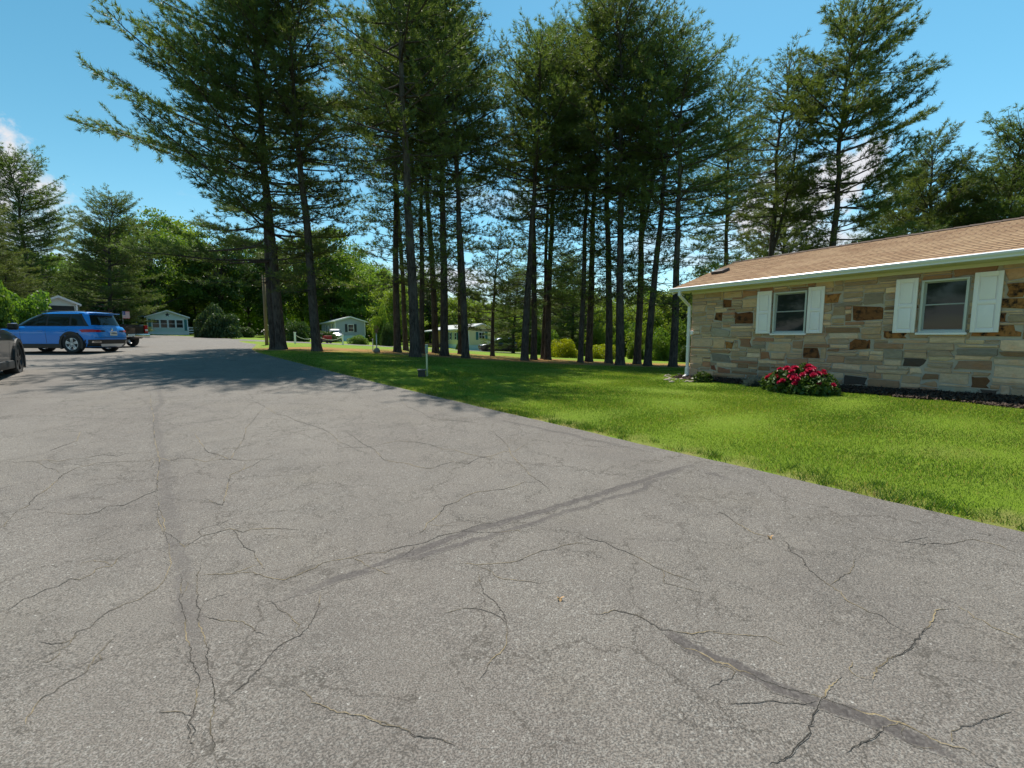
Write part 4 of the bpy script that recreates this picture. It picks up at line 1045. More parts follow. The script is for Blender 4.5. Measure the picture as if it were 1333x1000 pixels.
def bloom_mesh(seed):
    rr = np.random.default_rng(seed); V=[]; Fc=[]; C=[]
    for ring, (n, tilt, L) in enumerate(((8,.25,.062),(8,.7,.058),(7,1.05,.05),(6,1.35,.04))):
        for k in range(n):
            a = 6.283*k/n+ring*.4+rr.normal(0,.12); tl = tilt+rr.normal(0,.12)
            o = np.array([math.cos(a),math.sin(a),0]); s = np.array([-math.sin(a),math.cos(a),0]); up = np.array([0,0,1.])
            d = o*math.cos(tl)+up*math.sin(tl); wv = L*.55*rr.uniform(.8,1.2); n0 = len(V)
            V += [s*.006*-1, s*.006, d*L*.6+s*wv, d*L+s*wv*.6+up*.008, d*L*1.04+up*.012, d*L-s*wv*.6+up*.008, d*L*.6-s*wv]
            Fc.append((n0,n0+1,n0+2,n0+3,n0+4,n0+5,n0+6)); C += list(np.clip(np.full(7,rr.normal(.5,.25)),0,1))
    me = bpy.data.meshes.new('bloom'); me.from_pydata([tuple(q) for q in V], [], Fc); a = me.attributes.new('rnd','FLOAT','POINT'); a.data.foreach_set('value', np.array(C,np.float32)); me.update(); me.materials.append(M['bloom']); return me
BM = [bloom_mesh(s) for s in (1,2,3)]
for k in range(62):
    a = r.uniform(0,6.283); q = math.sqrt(r.random())*.96; x_, y_ = math.cos(a)*q, math.sin(a)*q; z_ = math.sqrt(max(.05,1-q*q*.93))*r.uniform(.85,1.12)
    if x_ > .6 and k%2: continue
    if r.random() < .3 and y_ > .3: y_ = -y_
    pp = Rn @ np.array([x_*PX_, y_*PY_, PH_*z_+.02]); nn = Rn @ np.array([x_*.8, y_*.8, .75])
    o = bpy.data.objects.new('bloom', BM[k%3]); col.objects.link(o); o.parent = PEONY; o.location = pp
    o.rotation_mode = 'QUATERNION'; o.rotation_quaternion = Vector(nn).to_track_quat('Z','Y'); s = r.uniform(.75,1.3); o.scale = (s,s,s)
def small_plant(name, px, py, rx, h, n, leaf, mat, lab, blade=False):
    g = ground(px, py); e = empty(name, tuple(g), 0, lab, 'plant'); rr = np.random.default_rng(int(px))
    d = unit(rr.normal(0,1,(n,3))); d[:,2] = np.abs(d[:,2]); P = d*(1-.6*rr.random(n))[:,None]*np.array([rx,rx*.7,h])
    if blade: Q, rn = needle_tris(P*.5, unit(d+np.array([0,0,.7])), 3, h*.75, .006, .25, rr); Fc = np.arange(len(Q)).reshape(-1,3)
    else: Q = leaf_quads(P, leaf, rr, .4); Fc = np.arange(len(Q)).reshape(-1,4); rn = np.repeat(np.clip(rr.normal(.5,.25,n),0,1),4)
    link('foliage', np_mesh('foliage', Q, Fc, {'rnd':('POINT','FLOAT',rn)}), mat, e)
    s = MB()
    for k in range(8):
        a = rr.random()*6.28; s.tube([(0,0,-.03),(math.cos(a)*rx*.3,math.sin(a)*rx*.3,h*.5),(math.cos(a)*rx*.6,math.sin(a)*rx*.6,h*.8)], [.006,.005,.002], 4, cap=False)
    s.build('stems', M['bark'], e)
small_plant('garden_plant', 914, 498, .30, .30, 800, .04, M['peony_leaf'], 'small leafy green plant at the wall foot beside the downspout')
small_plant('garden_plant', 982, 503, .30, .24, 500, .03, M['grey_leaf'], 'low grey green plant left of the pink red peony bush', True)
small_plant('garden_plant', 1072, 512, .18, .22, 160, .03, M['peony_leaf'], 'grassy weed clump at the right foot of the peony bush', True)
# rounded stones where the downspout empties
mb = MB(); r = np.random.default_rng(4)
for k in range(60):
    g = ground(r.uniform(866,906), r.uniform(487,498)); s = r.uniform(.02,.07); bm = bmesh.new(); bmesh.ops.create_icosphere(bm, subdivisions=1, radius=s)
    sc = Vector((r.uniform(.8,1.5), r.uniform(.7,1.3), r.uniform(.4,.7)))
    bm.verts.index_update(); mb.add([(g[0]+q.co.x*sc.x*r.uniform(.85,1.1), g[1]+q.co.y*sc.y, g[2]+.01+q.co.z*sc.z) for q in bm.verts], [[q.index for q in f.verts] for f in bm.faces], 0, True); bm.free()
tag(mb.build('pebbles', plain('river_stone', (.30,.25,.19), .8, var=.35, scale=3)), kind='stuff')
# ------------------------------------------------------------------ vehicles
def sup(n, p):
    a = np.linspace(0, 2*np.pi, n, endpoint=False)+np.pi/n
    c, s = np.cos(a), np.sin(a)
    # even-ish spacing on a superellipse
    r = (np.abs(c)**p+np.abs(s)**p)**(-1/p); return c*r, s*r
class Shell:
    """stack of rounded-rectangle slices: (z, x_front, x_rear, half_width, power)"""
    def __init__(s, lv, drop=None): s.lv = np.array(lv, float); s.drop = drop
    def par(s, z): return [np.interp(z, s.lv[:,0], s.lv[:,k]) for k in (1,2,3,4)]
    def y(s, x, z):
        xf, xr, hw, p = s.par(z); q = np.clip(np.abs((x-(xf+xr)/2)/((xf-xr)/2)),0,.999); return hw*(1-q**p)**(1/p)
    def x(s, y, z, front):
        xf, xr, hw, p = s.par(z); q = np.clip(np.abs(y/hw),0,.999); a = (xf-xr)/2*(1-q**p)**(1/p); return (xf+xr)/2+(a if front else -a)
    def mb(s, n=72):
        m = MB(); V = []
        for z, xf, xr, hw, p in s.lv:
            cx, cy = sup(n, p); xx = (xf+xr)/2+cx*(xf-xr)/2; yy = cy*hw; zz = np.full(n, z)
            if s.drop is not None: zz = s.drop(xx, zz)
            V += list(np.stack([xx,yy,zz],1))
        k = len(s.lv); Fc = [(i*n+j, i*n+(j+1)%n, (i+1)*n+(j+1)%n, (i+1)*n+j) for i in range(k-1) for j in range(n)]
        # caps as strips between mirrored vertices so the deck follows the drop
        for base, flip in ((0,True),((k-1)*n,False)):
            for j in range(n//2-1):
                a, b, c_, d = base+j, base+j+1, base+n-2-j, base+n-1-j
                Fc.append((a,b,c_,d) if not flip else (d,c_,b,a))
        return m.add(V, Fc, 0, True)
def lattice(fn, c00, c10, c11, c01, nu=10, nv=5, thick=None):
    m = MB(); V = []
    for j in range(nv+1):
        for i in range(nu+1):
            u, v = i/nu, j/nv; p = (1-u)*(1-v)*np.array(c00)+u*(1-v)*np.array(c10)+u*v*np.array(c11)+(1-u)*v*np.array(c01); V.append(fn(*p))
    return m.add(V, [(j*(nu+1)+i, j*(nu+1)+i+1, (j+1)*(nu+1)+i+1, (j+1)*(nu+1)+i) for j in range(nv) for i in range(nu)], 0, True)
def merge(*ms):
    m = MB()
    for q in ms: m.add(q.v, q.f, 0, True)
    return m
def cut(o, cyls):
    for (x, y0, y1, z, r_) in cyls:
        c = MB(); c.lathe([(0,y0),(r_,y0),(r_,y1),(0,y1)], 40, (x,0,z), 'y'); me = c.mesh('cut'); bm = bmesh.new(); bm.from_mesh(me)
        bmesh.ops.remove_doubles(bm, verts=bm.verts[:], dist=1e-5); bmesh.ops.recalc_face_normals(bm, faces=bm.faces[:]); bm.to_mesh(me); bm.free()
        co = bpy.data.objects.new('cutter', me); col.objects.link(co)
        md = o.modifiers.new('b','BOOLEAN'); md.object = co; md.operation = 'DIFFERENCE'; md.solver = 'EXACT'
        dg = bpy.context.evaluated_depsgraph_get(); nm = bpy.data.meshes.new_from_object(o.evaluated_get(dg)); o.modifiers.clear(); o.data = nm
        bpy.data.objects.remove(co)
    o.data.polygons.foreach_set('use_smooth', [True]*len(o.data.polygons)); o.data.set_sharp_from_angle(angle=R(32))
def wheel(parent, x, y, r_, wd, side, rim_m, spokes=5, steer=0):
    t_ = MB(); h = wd/2
    t_.lathe([(r_*.66,-h*.8),(r_*.70,-h),(r_*.90,-h),(r_*.975,-h*.86),(r_,-h*.55),(r_,h*.55),(r_*.975,h*.86),(r_*.90,h),(r_*.70,h),(r_*.66,h*.8)], 36, (0,0,0), 'y')
    for k in range(40):
        a = 6.283*k/40; Mx = Matrix.Rotation(a,4,'Y'); t_.box(-.012,.012,-h*.5,h*.5,r_*.995,r_*1.008,0,Mx)
    w_ = t_.build('wheel', M['rubber'], parent); w_.location = (x,y,r_); w_.rotation_euler = (0,0,steer)
    m = MB(); f = side*h*.9
    m.lathe([(r_*.67,-h*.75),(r_*.67,h*.75)], 36, (0,0,0), 'y'); m.lathe([(r_*.67,side*h*.86),(r_*.63,side*h*.9),(r_*.615,side*h*.6)], 36, (0,0,0), 'y')
    m.lathe([(0,f),(r_*.16,f),(r_*.19,f-side*.02)], 20, (0,0,0), 'y')
    for k in range(spokes):
        for off in (-.13,.13):
            a = 6.283*k/spokes; Mx = Matrix.Rotation(a,4,'Y') @ Matrix.Rotation(off*.8,4,'Y')
            m.box(-.028, .028, min(f-side*.03,f), max(f-side*.03,f), r_*.12, r_*.64, 0, Mx)
    m.build('rim', rim_m, w_, 35)
    d_ = MB(); d_.lathe([(0,side*h*.1),(r_*.5,side*h*.1),(r_*.5,side*h*.0)], 24, (0,0,0), 'y'); d_.build('brake_disc', M['black'], w_)
    return w_
def smoothstep(a): a = np.clip(a,0,1); return a*a*(3-2*a)
def suv(loc, heading, paint, rim_m, label, scale=1.0, rails='black', plate=True):
    root = empty('parked_suv', loc, heading, label, 'suv', 'parked cars'); root.scale = (scale,)*3
    drop = lambda x, z: z-.17*smoothstep((x-.55)/1.6)*np.clip((z-.66)/.38,0,1)
    low = Shell([(.20,1.95,-1.92,.80,7),(.25,2.10,-2.09,.87,7),(.40,2.20,-2.19,.90,7),(.52,2.23,-2.215,.905,7),(.66,2.25,-2.22,.915,7),(.80,2.24,-2.195,.925,7),(.90,2.22,-2.175,.918,7),(.97,2.16,-2.15,.895,7),(1.02,2.06,-2.12,.862,7),(1.04,1.96,-2.10,.835,7)], drop)
    gh = Shell([(1.00,1.22,-2.10,.840,5),(1.06,1.12,-2.08,.832,5),(1.20,.86,-2.02,.800,5),(1.35,.58,-1.95,.760,5),(1.48,.30,-1.90,.715,5),(1.56,.08,-1.88,.675,4.6),(1.605,-.12,-1.82,.60,4.2),(1.632,-.35,-1.60,.45,3.5),(1.642,-.6,-1.2,.22,3)])
    body = merge(low.mb()).build('body', paint, root)
    RW, WX, TR = .365, 1.345, .412
    cut(body, [(sx*WX, sy*.52 if sy > 0 else -1.3, 1.3 if sy > 0 else -.52, RW, TR) for sx in (1,-1) for sy in (1,-1)])
    body.data.materials.append(M['black'])
    for p in body.data.polygons:
        c_ = p.center
        if min(math.hypot(c_.x-WX,c_.z-RW), math.hypot(c_.x+WX,c_.z-RW)) < TR+.012 and abs(c_.y) > .4: p.material_index = 1
    g_ = merge(gh.mb()).build('cabin_roof', paint, root, 40)
    b_ = MB(); b_.box(-1.9,1.9,-.5,.5,.19,.55); b_.build('underbody', M['black'], root)
    for sx in (1,-1):
        for sy in (1,-1): wheel(root, sx*WX, sy*.80, RW, .235, sy, rim_m)
    for sy in (1,-1):                                     # arch and sill cladding
        for sx in (1,-1):
            m = MB(); n = 22; A = np.linspace(-.42, math.pi+.42, n); ring = [(sx*WX+math.cos(a)*.385, RW+math.sin(a)*.40) for a in A]+[(sx*WX+math.cos(a)*.465, RW+math.sin(a)*.485) for a in A[::-1]]
            ya, yb = sorted((sy*.84, sy*.938)); 
            for i in range(n-1):
                q = [ring[i], ring[i+1], ring[2*n-2-i], ring[2*n-1-i]]; m.prism(q, 'y', ya, yb)
            m.build('arch_cladding', M['black'], root)
        m = MB(); ya, yb = sorted((sy*.80, sy*.925)); m.bbox(-.90,.90,ya,yb,.20,.37,.02); m.build('sill_cladding', M['black'], root, 40)
        off = lambda d: (lambda x, z: (x, sy*(float(gh.y(x,z))+d), z))
        ds = lattice(off(.003), (.93,1.055),(-1.90,1.055),(-1.62,1.535),(.17,1.535), 30, 8).build('window_surround', M['black'], root, fix=False)
        for c in (((.86,1.08),(-.33,1.08),(-.33,1.505),(.20,1.505)), ((-.41,1.08),(-1.24,1.08),(-1.20,1.505),(-.41,1.505)), ((-1.32,1.08),(-1.78,1.10),(-1.60,1.46),(-1.29,1.50))):
            lattice(off(.007), *c, 12, 6).build('side_window', M['carglass'], root, fix=False)
        lo = lambda d: (lambda x, z: (x, sy*(float(low.y(x,z))+d), z))
        for xd in (.62,-.37,-1.22):
            lattice(lo(.0015), (xd,.40),(xd-.012,.40),(xd-.012,.99),(xd,.99), 1, 8).build('door_seam', M['black'], root, fix=False)
        for xd in (-.20,-1.06):
            m = MB(); ya, yb = sorted((sy*.915, sy*.955)); m.bbox(xd-.11,xd+.11,ya,yb,.865,.895,.01); m.build('door_handle', paint, root, 40)
        m = MB(); ya, yb = sorted((sy*.90, sy*1.06)); m.bbox(.66,.80,ya,yb,1.03,1.17,.035); mo = m.build('mirror', [paint if rails == 'black' else M['black']], root, 40)
        m = MB(); ya, yb = sorted((sy*.915, sy*1.045)); m.box(.653,.659,ya,yb,1.05,1.15); m.build('mirror_glass', M['carglass'], mo)
        m = MB(); m.box(.69,.77,min(sy*.80,sy*.91),max(sy*.80,sy*.91),1.05,1.08); m.build('mirror_arm', M['black'], mo)
        m = MB(); xs_ = np.linspace(.0,-1.75,14); m.tube([(x, sy*.60, 1.615+.035*max(0,math.sin(math.pi*i/13))**.4) for i, x in enumerate(xs_)], .016, 6); m.build('roof_rail', M['black'] if rails == 'black' else M['chrome'], root)
    rear = lambda d: (lambda y, z: (float(gh.x(y,z,False))-d, y, z)); front = lambda d: (lambda y, z: (float(gh.x(y,z,True))+d, y, z))
    lattice(rear(.006), (-.66,1.10),(.66,1.10),(.56,1.50),(-.56,1.50), 14, 6).build('rear_window', M['carglass'], root, fix=False)
    lattice(front(.006), (-.70,1.10),(.70,1.10),(.56,1.53),(-.56,1.53), 14, 6).build('windscreen', M['carglass'], root, fix=False)
    m = MB(); m.bbox(-2.06,-1.80,-.58,.58,1.545,1.585,.014); m.build('tailgate_spoiler', paint, root, 40)
    m = MB(); m.prism([(-1.45,1.63),(-1.62,1.615),(-1.60,1.69)], 'y', -.012, .012); m.build('roof_aerial', M['black'], root)
    lr = lambda d: (lambda y, z: (float(low.x(y,z,False))-d, y, z)); lf = lambda d: (lambda y, z: (float(low.x(y,z,True))+d, y, float(low.drop(np.array(2.2),np.array(z)))))
    lattice(lr(.012), (-.86,.21),(.86,.21),(.87,.53),(-.87,.53), 30, 6).build('rear_bumper', M['black'], root, fix=False)
    lattice(lr(.022), (-.46,.25),(.46,.25),(.56,.36),(-.56,.36), 12, 3).build('skid_plate', M['alloy'], root, fix=False)
    for sy in (1,-1):
        lattice(lr(.024), (sy*.56,.41),(sy*.80,.41),(sy*.80,.475),(sy*.58,.475), 8, 2).build('exhaust_trim', M['chrome'], root, fix=False)
        lattice(lr(.026), (sy*.585,.425),(sy*.77,.425),(sy*.77,.46),(sy*.60,.46), 8, 2).build('exhaust_trim', M['black'], root, fix=False)
        lattice(lr(.010), (sy*.33,.84),(sy*.893,.815),(sy*.897,.93),(sy*.36,.90), 18, 4).build('tail_light', M['red_lens'], root, fix=False)
        lo2 = lambda x, z: (x, sy*(float(low.y(x,z))+.006), z)
        lattice(lo2, (-2.10,.82),(-1.80,.87),(-1.84,.93),(-2.10,.93), 8, 4).build('tail_light', M['red_lens'], root, fix=False)
        lattice(lr(.013), (sy*.33,.845),(sy*.52,.84),(sy*.52,.905),(sy*.36,.90), 6, 2).build('tail_light', M['black'], root, fix=False)
        lattice(lf(.008), (sy*.45,.82),(sy*.85,.80),(sy*.86,.92),(sy*.48,.90), 10, 3).build('headlight', M['clear_lens'], root, fix=False)
    lattice(lf(.006), (-.42,.62),(.42,.62),(.44,.90),(-.44,.90), 10, 4).build('grille', M['black'], root, fix=False)
    lattice(lf(.006), (-.78,.26),(.78,.26),(.80,.50),(-.80,.50), 16, 4).build('front_bumper', M['black'], root, fix=False)
    lattice(lr(.0015), (-.80,.60),(.80,.60),(.80,.612),(-.80,.612), 16, 1).build('tailgate_seam', M['black'], root, fix=False)
    if plate:
        m = MB(); m.bbox(-2.245,-2.225,-.16,.16,.69,.85,.006); pl = m.build('number_plate', M['plate'], root, 40)
        m = MB()
        for k in range(6): y0 = .115-k*.042; m.box(-2.2485,-2.2455,y0-.026,y0,.745,.80)
        m.box(-2.2485,-2.2455,-.08,.08,.82,.835); m.build('plate_marks', M['ink'], pl)
    m = MB(); m.lathe([(0,0),(.055,0),(.055,.012),(.045,.014),(.045,.006),(0,.006)], 24, (0,0,0), 'x'); em = m.build('emblem', M['chrome'], root); em.location = (float(low.x(0,.92,False))-.016,0,.925)
    return root
blue = carpaint('blue_paint', (.001,.20,.66), 0); blackp = carpaint('black_paint', (.006,.006,.008), 0); silver = carpaint('silver_paint', (.50,.52,.55), .5); greyp = carpaint('dark_grey_paint', (.05,.053,.06), .4)
def put_car(px, depth): x, y, z = spot(px, depth); return (x, y, z+ASPH_Z)
BX, BY = -18.25+1.345*1.06, 0
sx_, sy_ = -19.55, 20.0
blue_suv = suv((sx_, sy_, gz(sx_,sy_)+ASPH_Z), math.pi, blue, M['alloy'], 'bright blue suv parked broadside with its tail toward the driveway, roof rails and alloy wheels', 1.06)
hx, hy = -.60, .80; wx_, wy_ = -12.6, 11.45    # its right front wheel
hd = math.atan2(hy, hx); rt = np.array([hy, -hx]); fx, fy = wx_-hx*1.345-rt[0]*.80, wy_-hy*1.345-rt[1]*.80
dark_suv = suv((fx, fy, gz(fx,fy)+ASPH_Z), hd, blackp, M['dark_alloy'], 'black suv cut by the left frame edge, its front wing, wheel and mirror showing', 1.12, 'chrome')
x, y, z = spot(436, 60); suv((x,y,z+.02), R(-70), silver, M['alloy'], 'small light silver car parked in front of the grey gabled home', 1.0)
x, y, z = spot(648, 54); suv((x,y,z+.02), R(198), greyp, M['dark_alloy'], 'dark grey car parked right of the cream home beyond the pines', 1.0)

def pickup(loc, heading, paint, label):
    root = empty('pickup_truck', loc, heading, label, 'pickup truck', 'parked cars')
    low = Shell([(.42,2.7,-2.75,.86,9),(.50,2.8,-2.82,.93,9),(.70,2.85,-2.84,.965,9),(.95,2.83,-2.84,.97,9),(1.10,2.76,-2.84,.955,9),(1.17,2.66,-2.83,.935,9)], lambda x, z: z-.10*smoothstep((x-1.4)/1.3)*np.clip((z-.8)/.4,0,1))
    body = merge(low.mb()).build('body', paint, root)
    cut(body, [(sx*1.75, .55 if sy > 0 else -1.3, 1.3 if sy > 0 else -.55, .40, .47) for sx in (1,-1) for sy in (1,-1)])
    c = MB(); c.box(-2.76,-.92,-.80,.80,.72,1.4); cm = c.mesh('cut'); bm = bmesh.new(); bm.from_mesh(cm); bmesh.ops.recalc_face_normals(bm, faces=bm.faces[:]); bm.to_mesh(cm); bm.free()
    co = bpy.data.objects.new('cutter', cm); col.objects.link(co); md = body.modifiers.new('b','BOOLEAN'); md.object = co; md.operation = 'DIFFERENCE'; md.solver = 'EXACT'
    dg = bpy.context.evaluated_depsgraph_get(); nm = bpy.data.meshes.new_from_object(body.evaluated_get(dg)); body.modifiers.clear(); body.data = nm; bpy.data.objects.remove(co); body.data.set_sharp_from_angle(angle=R(32))
    gh = Shell([(1.12,1.62,-.88,.90,7),(1.2,1.50,-.87,.885,7),(1.55,.85,-.80,.80,6),(1.74,.50,-.72,.72,5),(1.80,.2,-.55,.6,4),(1.82,0,-.3,.3,3)])
    merge(gh.mb()).build('cab_roof', paint, root, 40)
    for sy in (1,-1):
        off = lambda x, z: (x, sy*(float(gh.y(x,z))+.005), z)
        lattice(off, (1.25,1.23),(.22,1.23),(.22,1.66),(.70,1.66), 8, 5).build('side_window', M['carglass'], root, fix=False); lattice(off, (.12,1.23),(-.72,1.23),(-.66,1.66),(.12,1.66), 8, 5).build('side_window', M['carglass'], root, fix=False)
    lattice(lambda y, z: (float(gh.x(y,z,False))-.005, y, z), (-.70,1.25),(.70,1.25),(.62,1.66),(-.62,1.66), 8, 5).build('rear_window', M['carglass'], root, fix=False)
    lattice(lambda y, z: (float(gh.x(y,z,True))+.005, y, z), (-.76,1.25),(.76,1.25),(.64,1.68),(-.64,1.68), 8, 5).build('windscreen', M['carglass'], root, fix=False)
    for sx in (1,-1):
        for sy in (1,-1): wheel(root, sx*1.75, sy*.82, .40, .27, sy, M['alloy'])
    lr = lambda d: (lambda y, z: (float(low.x(y,z,False))-d, y, z))
    lattice(lr(.02), (-.76,.70),(.76,.70),(.76,1.14),(-.76,1.14), 12, 5).build('tailgate', paint, root, fix=False)
    m = MB(); m.bbox(-2.885,-2.86,-.13,.13,1.01,1.07,.008); m.build('tailgate_handle', M['black'], root, 40)
    for sy in (1,-1):
        m = MB(); ya, yb = sorted((sy*.795, sy*.955)); m.bbox(-2.862,-2.70,ya,yb,.72,1.13,.015); m.build('tail_light', M['red_lens'], root, 40)
        m = MB(); ya, yb = sorted((sy*.805, sy*.945)); m.box(-2.866,-2.861,ya,yb,.83,.93); m.build('tail_light', M['clear_lens'], root)
        m = MB(); ya, yb = sorted((sy*.94, sy*1.12)); m.bbox(1.05,1.2,ya,yb,1.18,1.40,.03); m.build('mirror', M['black'], root, 40)
    m = MB(); m.bbox(-3.02,-2.82,-.93,.93,.50,.68,.03); bp = m.build('rear_bumper', M['chrome'], root, 40)
    m = MB(); m.bbox(-3.03,-3.015,-.16,.16,.52,.66,.005); m.build('number_plate', M['plate'], bp, 40)
    m = MB(); m.box(-3.15,-2.6,-.04,.04,.40,.47); m.tube([(-3.13,0,.47),(-3.13,0,.56)], .025, 8); m.build('tow_hitch', M['black'], root)
    m = MB(); m.box(-2.6,2.4,-.5,.5,.36,.6); m.build('chassis', M['black'], root)
    return root
marp = carpaint('dark_maroon_paint', (.016,.006,.008), .2)
tx_, ty_ = -22.95, 25.4; hh_ = np.array([-.95,.31])
pk = pickup((tx_, ty_, gz(tx_,ty_)+ASPH_Z), math.atan2(hh_[1],hh_[0]), marp, 'dark maroon pickup truck showing its tailgate and red tail light behind the blue suv')

# ------------------------------------------------------------------ manufactured homes at the back (local: x along the gable, y into the house)
def siding(name, c):
    t = NT(name); v = t.coord(); z = t.n('ShaderNodeSeparateXYZ', {0: v}).outputs[2]
    s = t.math('FRACT', t.math('MULTIPLY', z, 1/.115)); hgt = t.math('SUBTRACT', 1.0, s)
    b = t.mix(t.noise(v, 2, 4), tuple(x*.92 for x in c), tuple(min(1,x*1.06) for x in c))
    return t.done(t.pbsdf(b, .55, 0, t.bump(s, .8, .02)))
M['sid_grey'] = siding('grey_siding', (.38,.40,.50)); M['sid_cream'] = siding('cream_siding', (.80,.71,.44)); M['sid_white'] = siding('white_siding', (.74,.76,.72)); M['sid_tan'] = siding('tan_siding', (.50,.45,.30))
M['skirt'] = plain('aqua_skirting', (.6,.72,.72), .6); M['teal'] = plain('teal_shutter', (.03,.16,.17), .5); M['dkshut'] = plain('dark_shutter', (.02,.025,.035), .5)
M['roof_grey'] = plain('pale_roof', (.40,.41,.40), .8, var=.1, scale=2); M['roof_green'] = plain('green_grey_roof', (.27,.36,.33), .8, var=.1, scale=2); M['wood'] = plain('brown_timber', (.16,.085,.04), .8, var=.3, scale=9)
def opening(parent, x0, x1, z0, z1, face, shut=None, bars=1, frame='white'):
    """window on face ('g' gable front at y=0, 'l' the x=0 side, 'r' the far side): frame part with pane, shutters as parts of their own"""
    kind, w_ = face
    def bx(m, a, b, za, zb, d0, d1):
        if kind == 'g': m.box(a,b,-d1,-d0,za,zb)
        elif kind == 'l': m.box(-d1,-d0,a,b,za,zb)
        else: m.box(w_+d0,w_+d1,a,b,za,zb)
    f = MB(); t_ = .07
    for q in ((x0,x1,z0,z0+t_),(x0,x1,z1-t_,z1),(x0,x0+t_,z0+t_,z1-t_),(x1-t_,x1,z0+t_,z1-t_)): bx(f,*q,.003,.05)
    zm = (z0+z1)/2; bx(f,x0+t_,x1-t_,zm-.02,zm+.02,.003,.042)
    for k in range(1, bars): xm = x0+(x1-x0)*k/bars; bx(f,xm-.02,xm+.02,z0+t_,zm-.02,.003,.04); bx(f,xm-.02,xm+.02,zm+.02,z1-t_,.003,.04)
    fo = f.build('window', M[frame], parent); p = MB(); bx(p,x0+t_,x1-t_,z0+t_,z1-t_,.004,.012); p.build('pane', M['glass'], fo)
    if shut:
        for a, b in ((x0-.38,x0-.03),(x1+.03,x1+.38)):
            s = MB(); bx(s,a,b,z0-.02,z1+.02,.003,.03)
            for k in range(9): zz_ = z0+.04+(z1-z0-.08)*k/9; bx(s,a+.04,b-.04,zz_,zz_+(z1-z0)/16,.0305,.042)
            s.build('shutter', M[shut], parent)
def home(loc, rz, W, L, eave, rise, wall_m, roof_m, label, skirt_m='skirt', sk=.55, trim='white'):
    e = empty('manufactured_home', loc, rz, label, 'house', 'homes beyond the driveway')
    m = MB(); m.box(0,W,0,L,sk,eave); m.prism([(0,eave),(W,eave),(W/2,eave+rise)], 'y', 0, L); m.build('wall', wall_m, e)
    m = MB(); m.box(.04,W-.04,.04,L-.04,-.8,sk); m.build('skirting', M[skirt_m], e)
    m = MB(); oh = .22; sl = rise/(W/2)
    for s in (0,1):
        pts = [(-oh,eave-oh*sl+.01),(W/2,eave+rise+.01),(W/2,eave+rise+.12),(-oh,eave-oh*sl+.10)]
        if s: pts = [(W-a,b) for a,b in pts][::-1]
        m.prism(pts, 'y', -.25, L+.25)
    rf = m.build('roof', roof_m, e)
    m = MB()
    for s in (0,1):
        pts = [(-oh-.01,eave-oh*sl-.06),(W/2,eave+rise-.06),(W/2,eave+rise+.125),(-oh-.01,eave-oh*sl+.11)]
        if s: pts = [(W-a,b) for a,b in pts][::-1]
        m.prism(pts, 'y', -.28, -.2505)
    for x0 in (-oh-.06, W+oh): m.box(x0, x0+.06, -.25, L+.25, eave-oh*sl-.06, eave-oh*sl+.09)
    for x0 in (-.015, W-.085): m.box(x0, x0+.10, -.015, -.002, sk, eave-.02)
    m.build('trim', M[trim], e)
    return e, rf
# sunroom home
x, y, z = spot(193, 64); SW = 4.6
h1, rf1 = home((x,y,z-.1), R(38), SW, 14, 2.5, .85, M['sid_white'], M['roof_grey'], 'white home whose gable end is a sunroom with four tall windows and a dark star', 'white', .45)
for k in range(4): opening(h1, .52+k*.90, .52+k*.90+.86, .95, 2.15, ('g',SW), None, 1)
m = MB(); m.box(.1,.42,-.03,-.003,.6,2.2); m.box(SW-.42,SW-.1,-.03,-.003,.6,2.2); m.build('shutter', M['teal'], h1)
m = MB(); pts = []
for k in range(10): a = math.pi/2+k*math.pi/5; q = .34 if k%2 == 0 else .14; pts.append((SW/2+math.cos(a)*q, 2.83+math.sin(a)*q))
c_ = (SW/2, 2.83); V = [(p[0],-.012,p[1]) for p in pts]+[(c_[0],-.07,c_[1])]; m.add(V, [(i,(i+1)%10,10) for i in range(10)]); m.build('star', M['dkshut'], h1)
m = MB(); m.box(.15,.75,5,5.6,2.4,4.1); m.box(.10,.80,4.95,5.65,4.1,4.22); m.build('chimney', plain('pale_brick', (.40,.36,.32), .9), rf1)
m = MB(); m.prism([(-3.2,2.25),(-.24,2.52),(-.24,2.66),(-3.2,2.38)], 'y', .5, 7.5); m.build('porch_roof', M['roof_grey'], h1)
for xx_, yy_ in ((-3.1,.6),(-3.1,3.8),(-1.2,.6)): m = MB(); m.box(xx_,xx_+.12,yy_,yy_+.12,-.4,2.27 if xx_ < -2 else 2.42); m.build('porch_post', M['white'], h1)
# green roofed home at far left
x, y, z = spot(57, 40); W2 = 2.3
h2, _ = home((x,y,z), R(46), W2, 4.2, 2.95, .55, M['sid_white'], M['roof_green'], 'small outbuilding with a pale green gabled roof and white posts rising over the blue suv', 'white', .5)
m = MB(); m.box(.45,W2-.2,-.012,-.003,.8,2.75); m.build('garage_shade_panel', M['black'], h2)  # flat black sheet on the wall, standing for the shade inside an open bay
for xx_ in (-.05, W2-.1, .3): m = MB(); m.box(xx_,xx_+.13,-.16,-.03,-.5,2.9); m.build('porch_post', M['white'], h2)
# grey gabled home
x, y, z = spot(436.5, 66); W3 = 4.2
h3, _ = home((x,y,z), R(30), W3, 13, 2.75, .62, M['sid_grey'], M['roof_grey'], 'grey blue gabled home with one dark shuttered window, between driveway pines and grove', 'skirt', .75)
opening(h3, 1.75, 2.6, 1.25, 2.35, ('g',W3), 'dkshut')
for a in (2.0, 4.6, 8.0): opening(h3, a, a+.8, 1.25, 2.3, ('l',W3), 'dkshut')
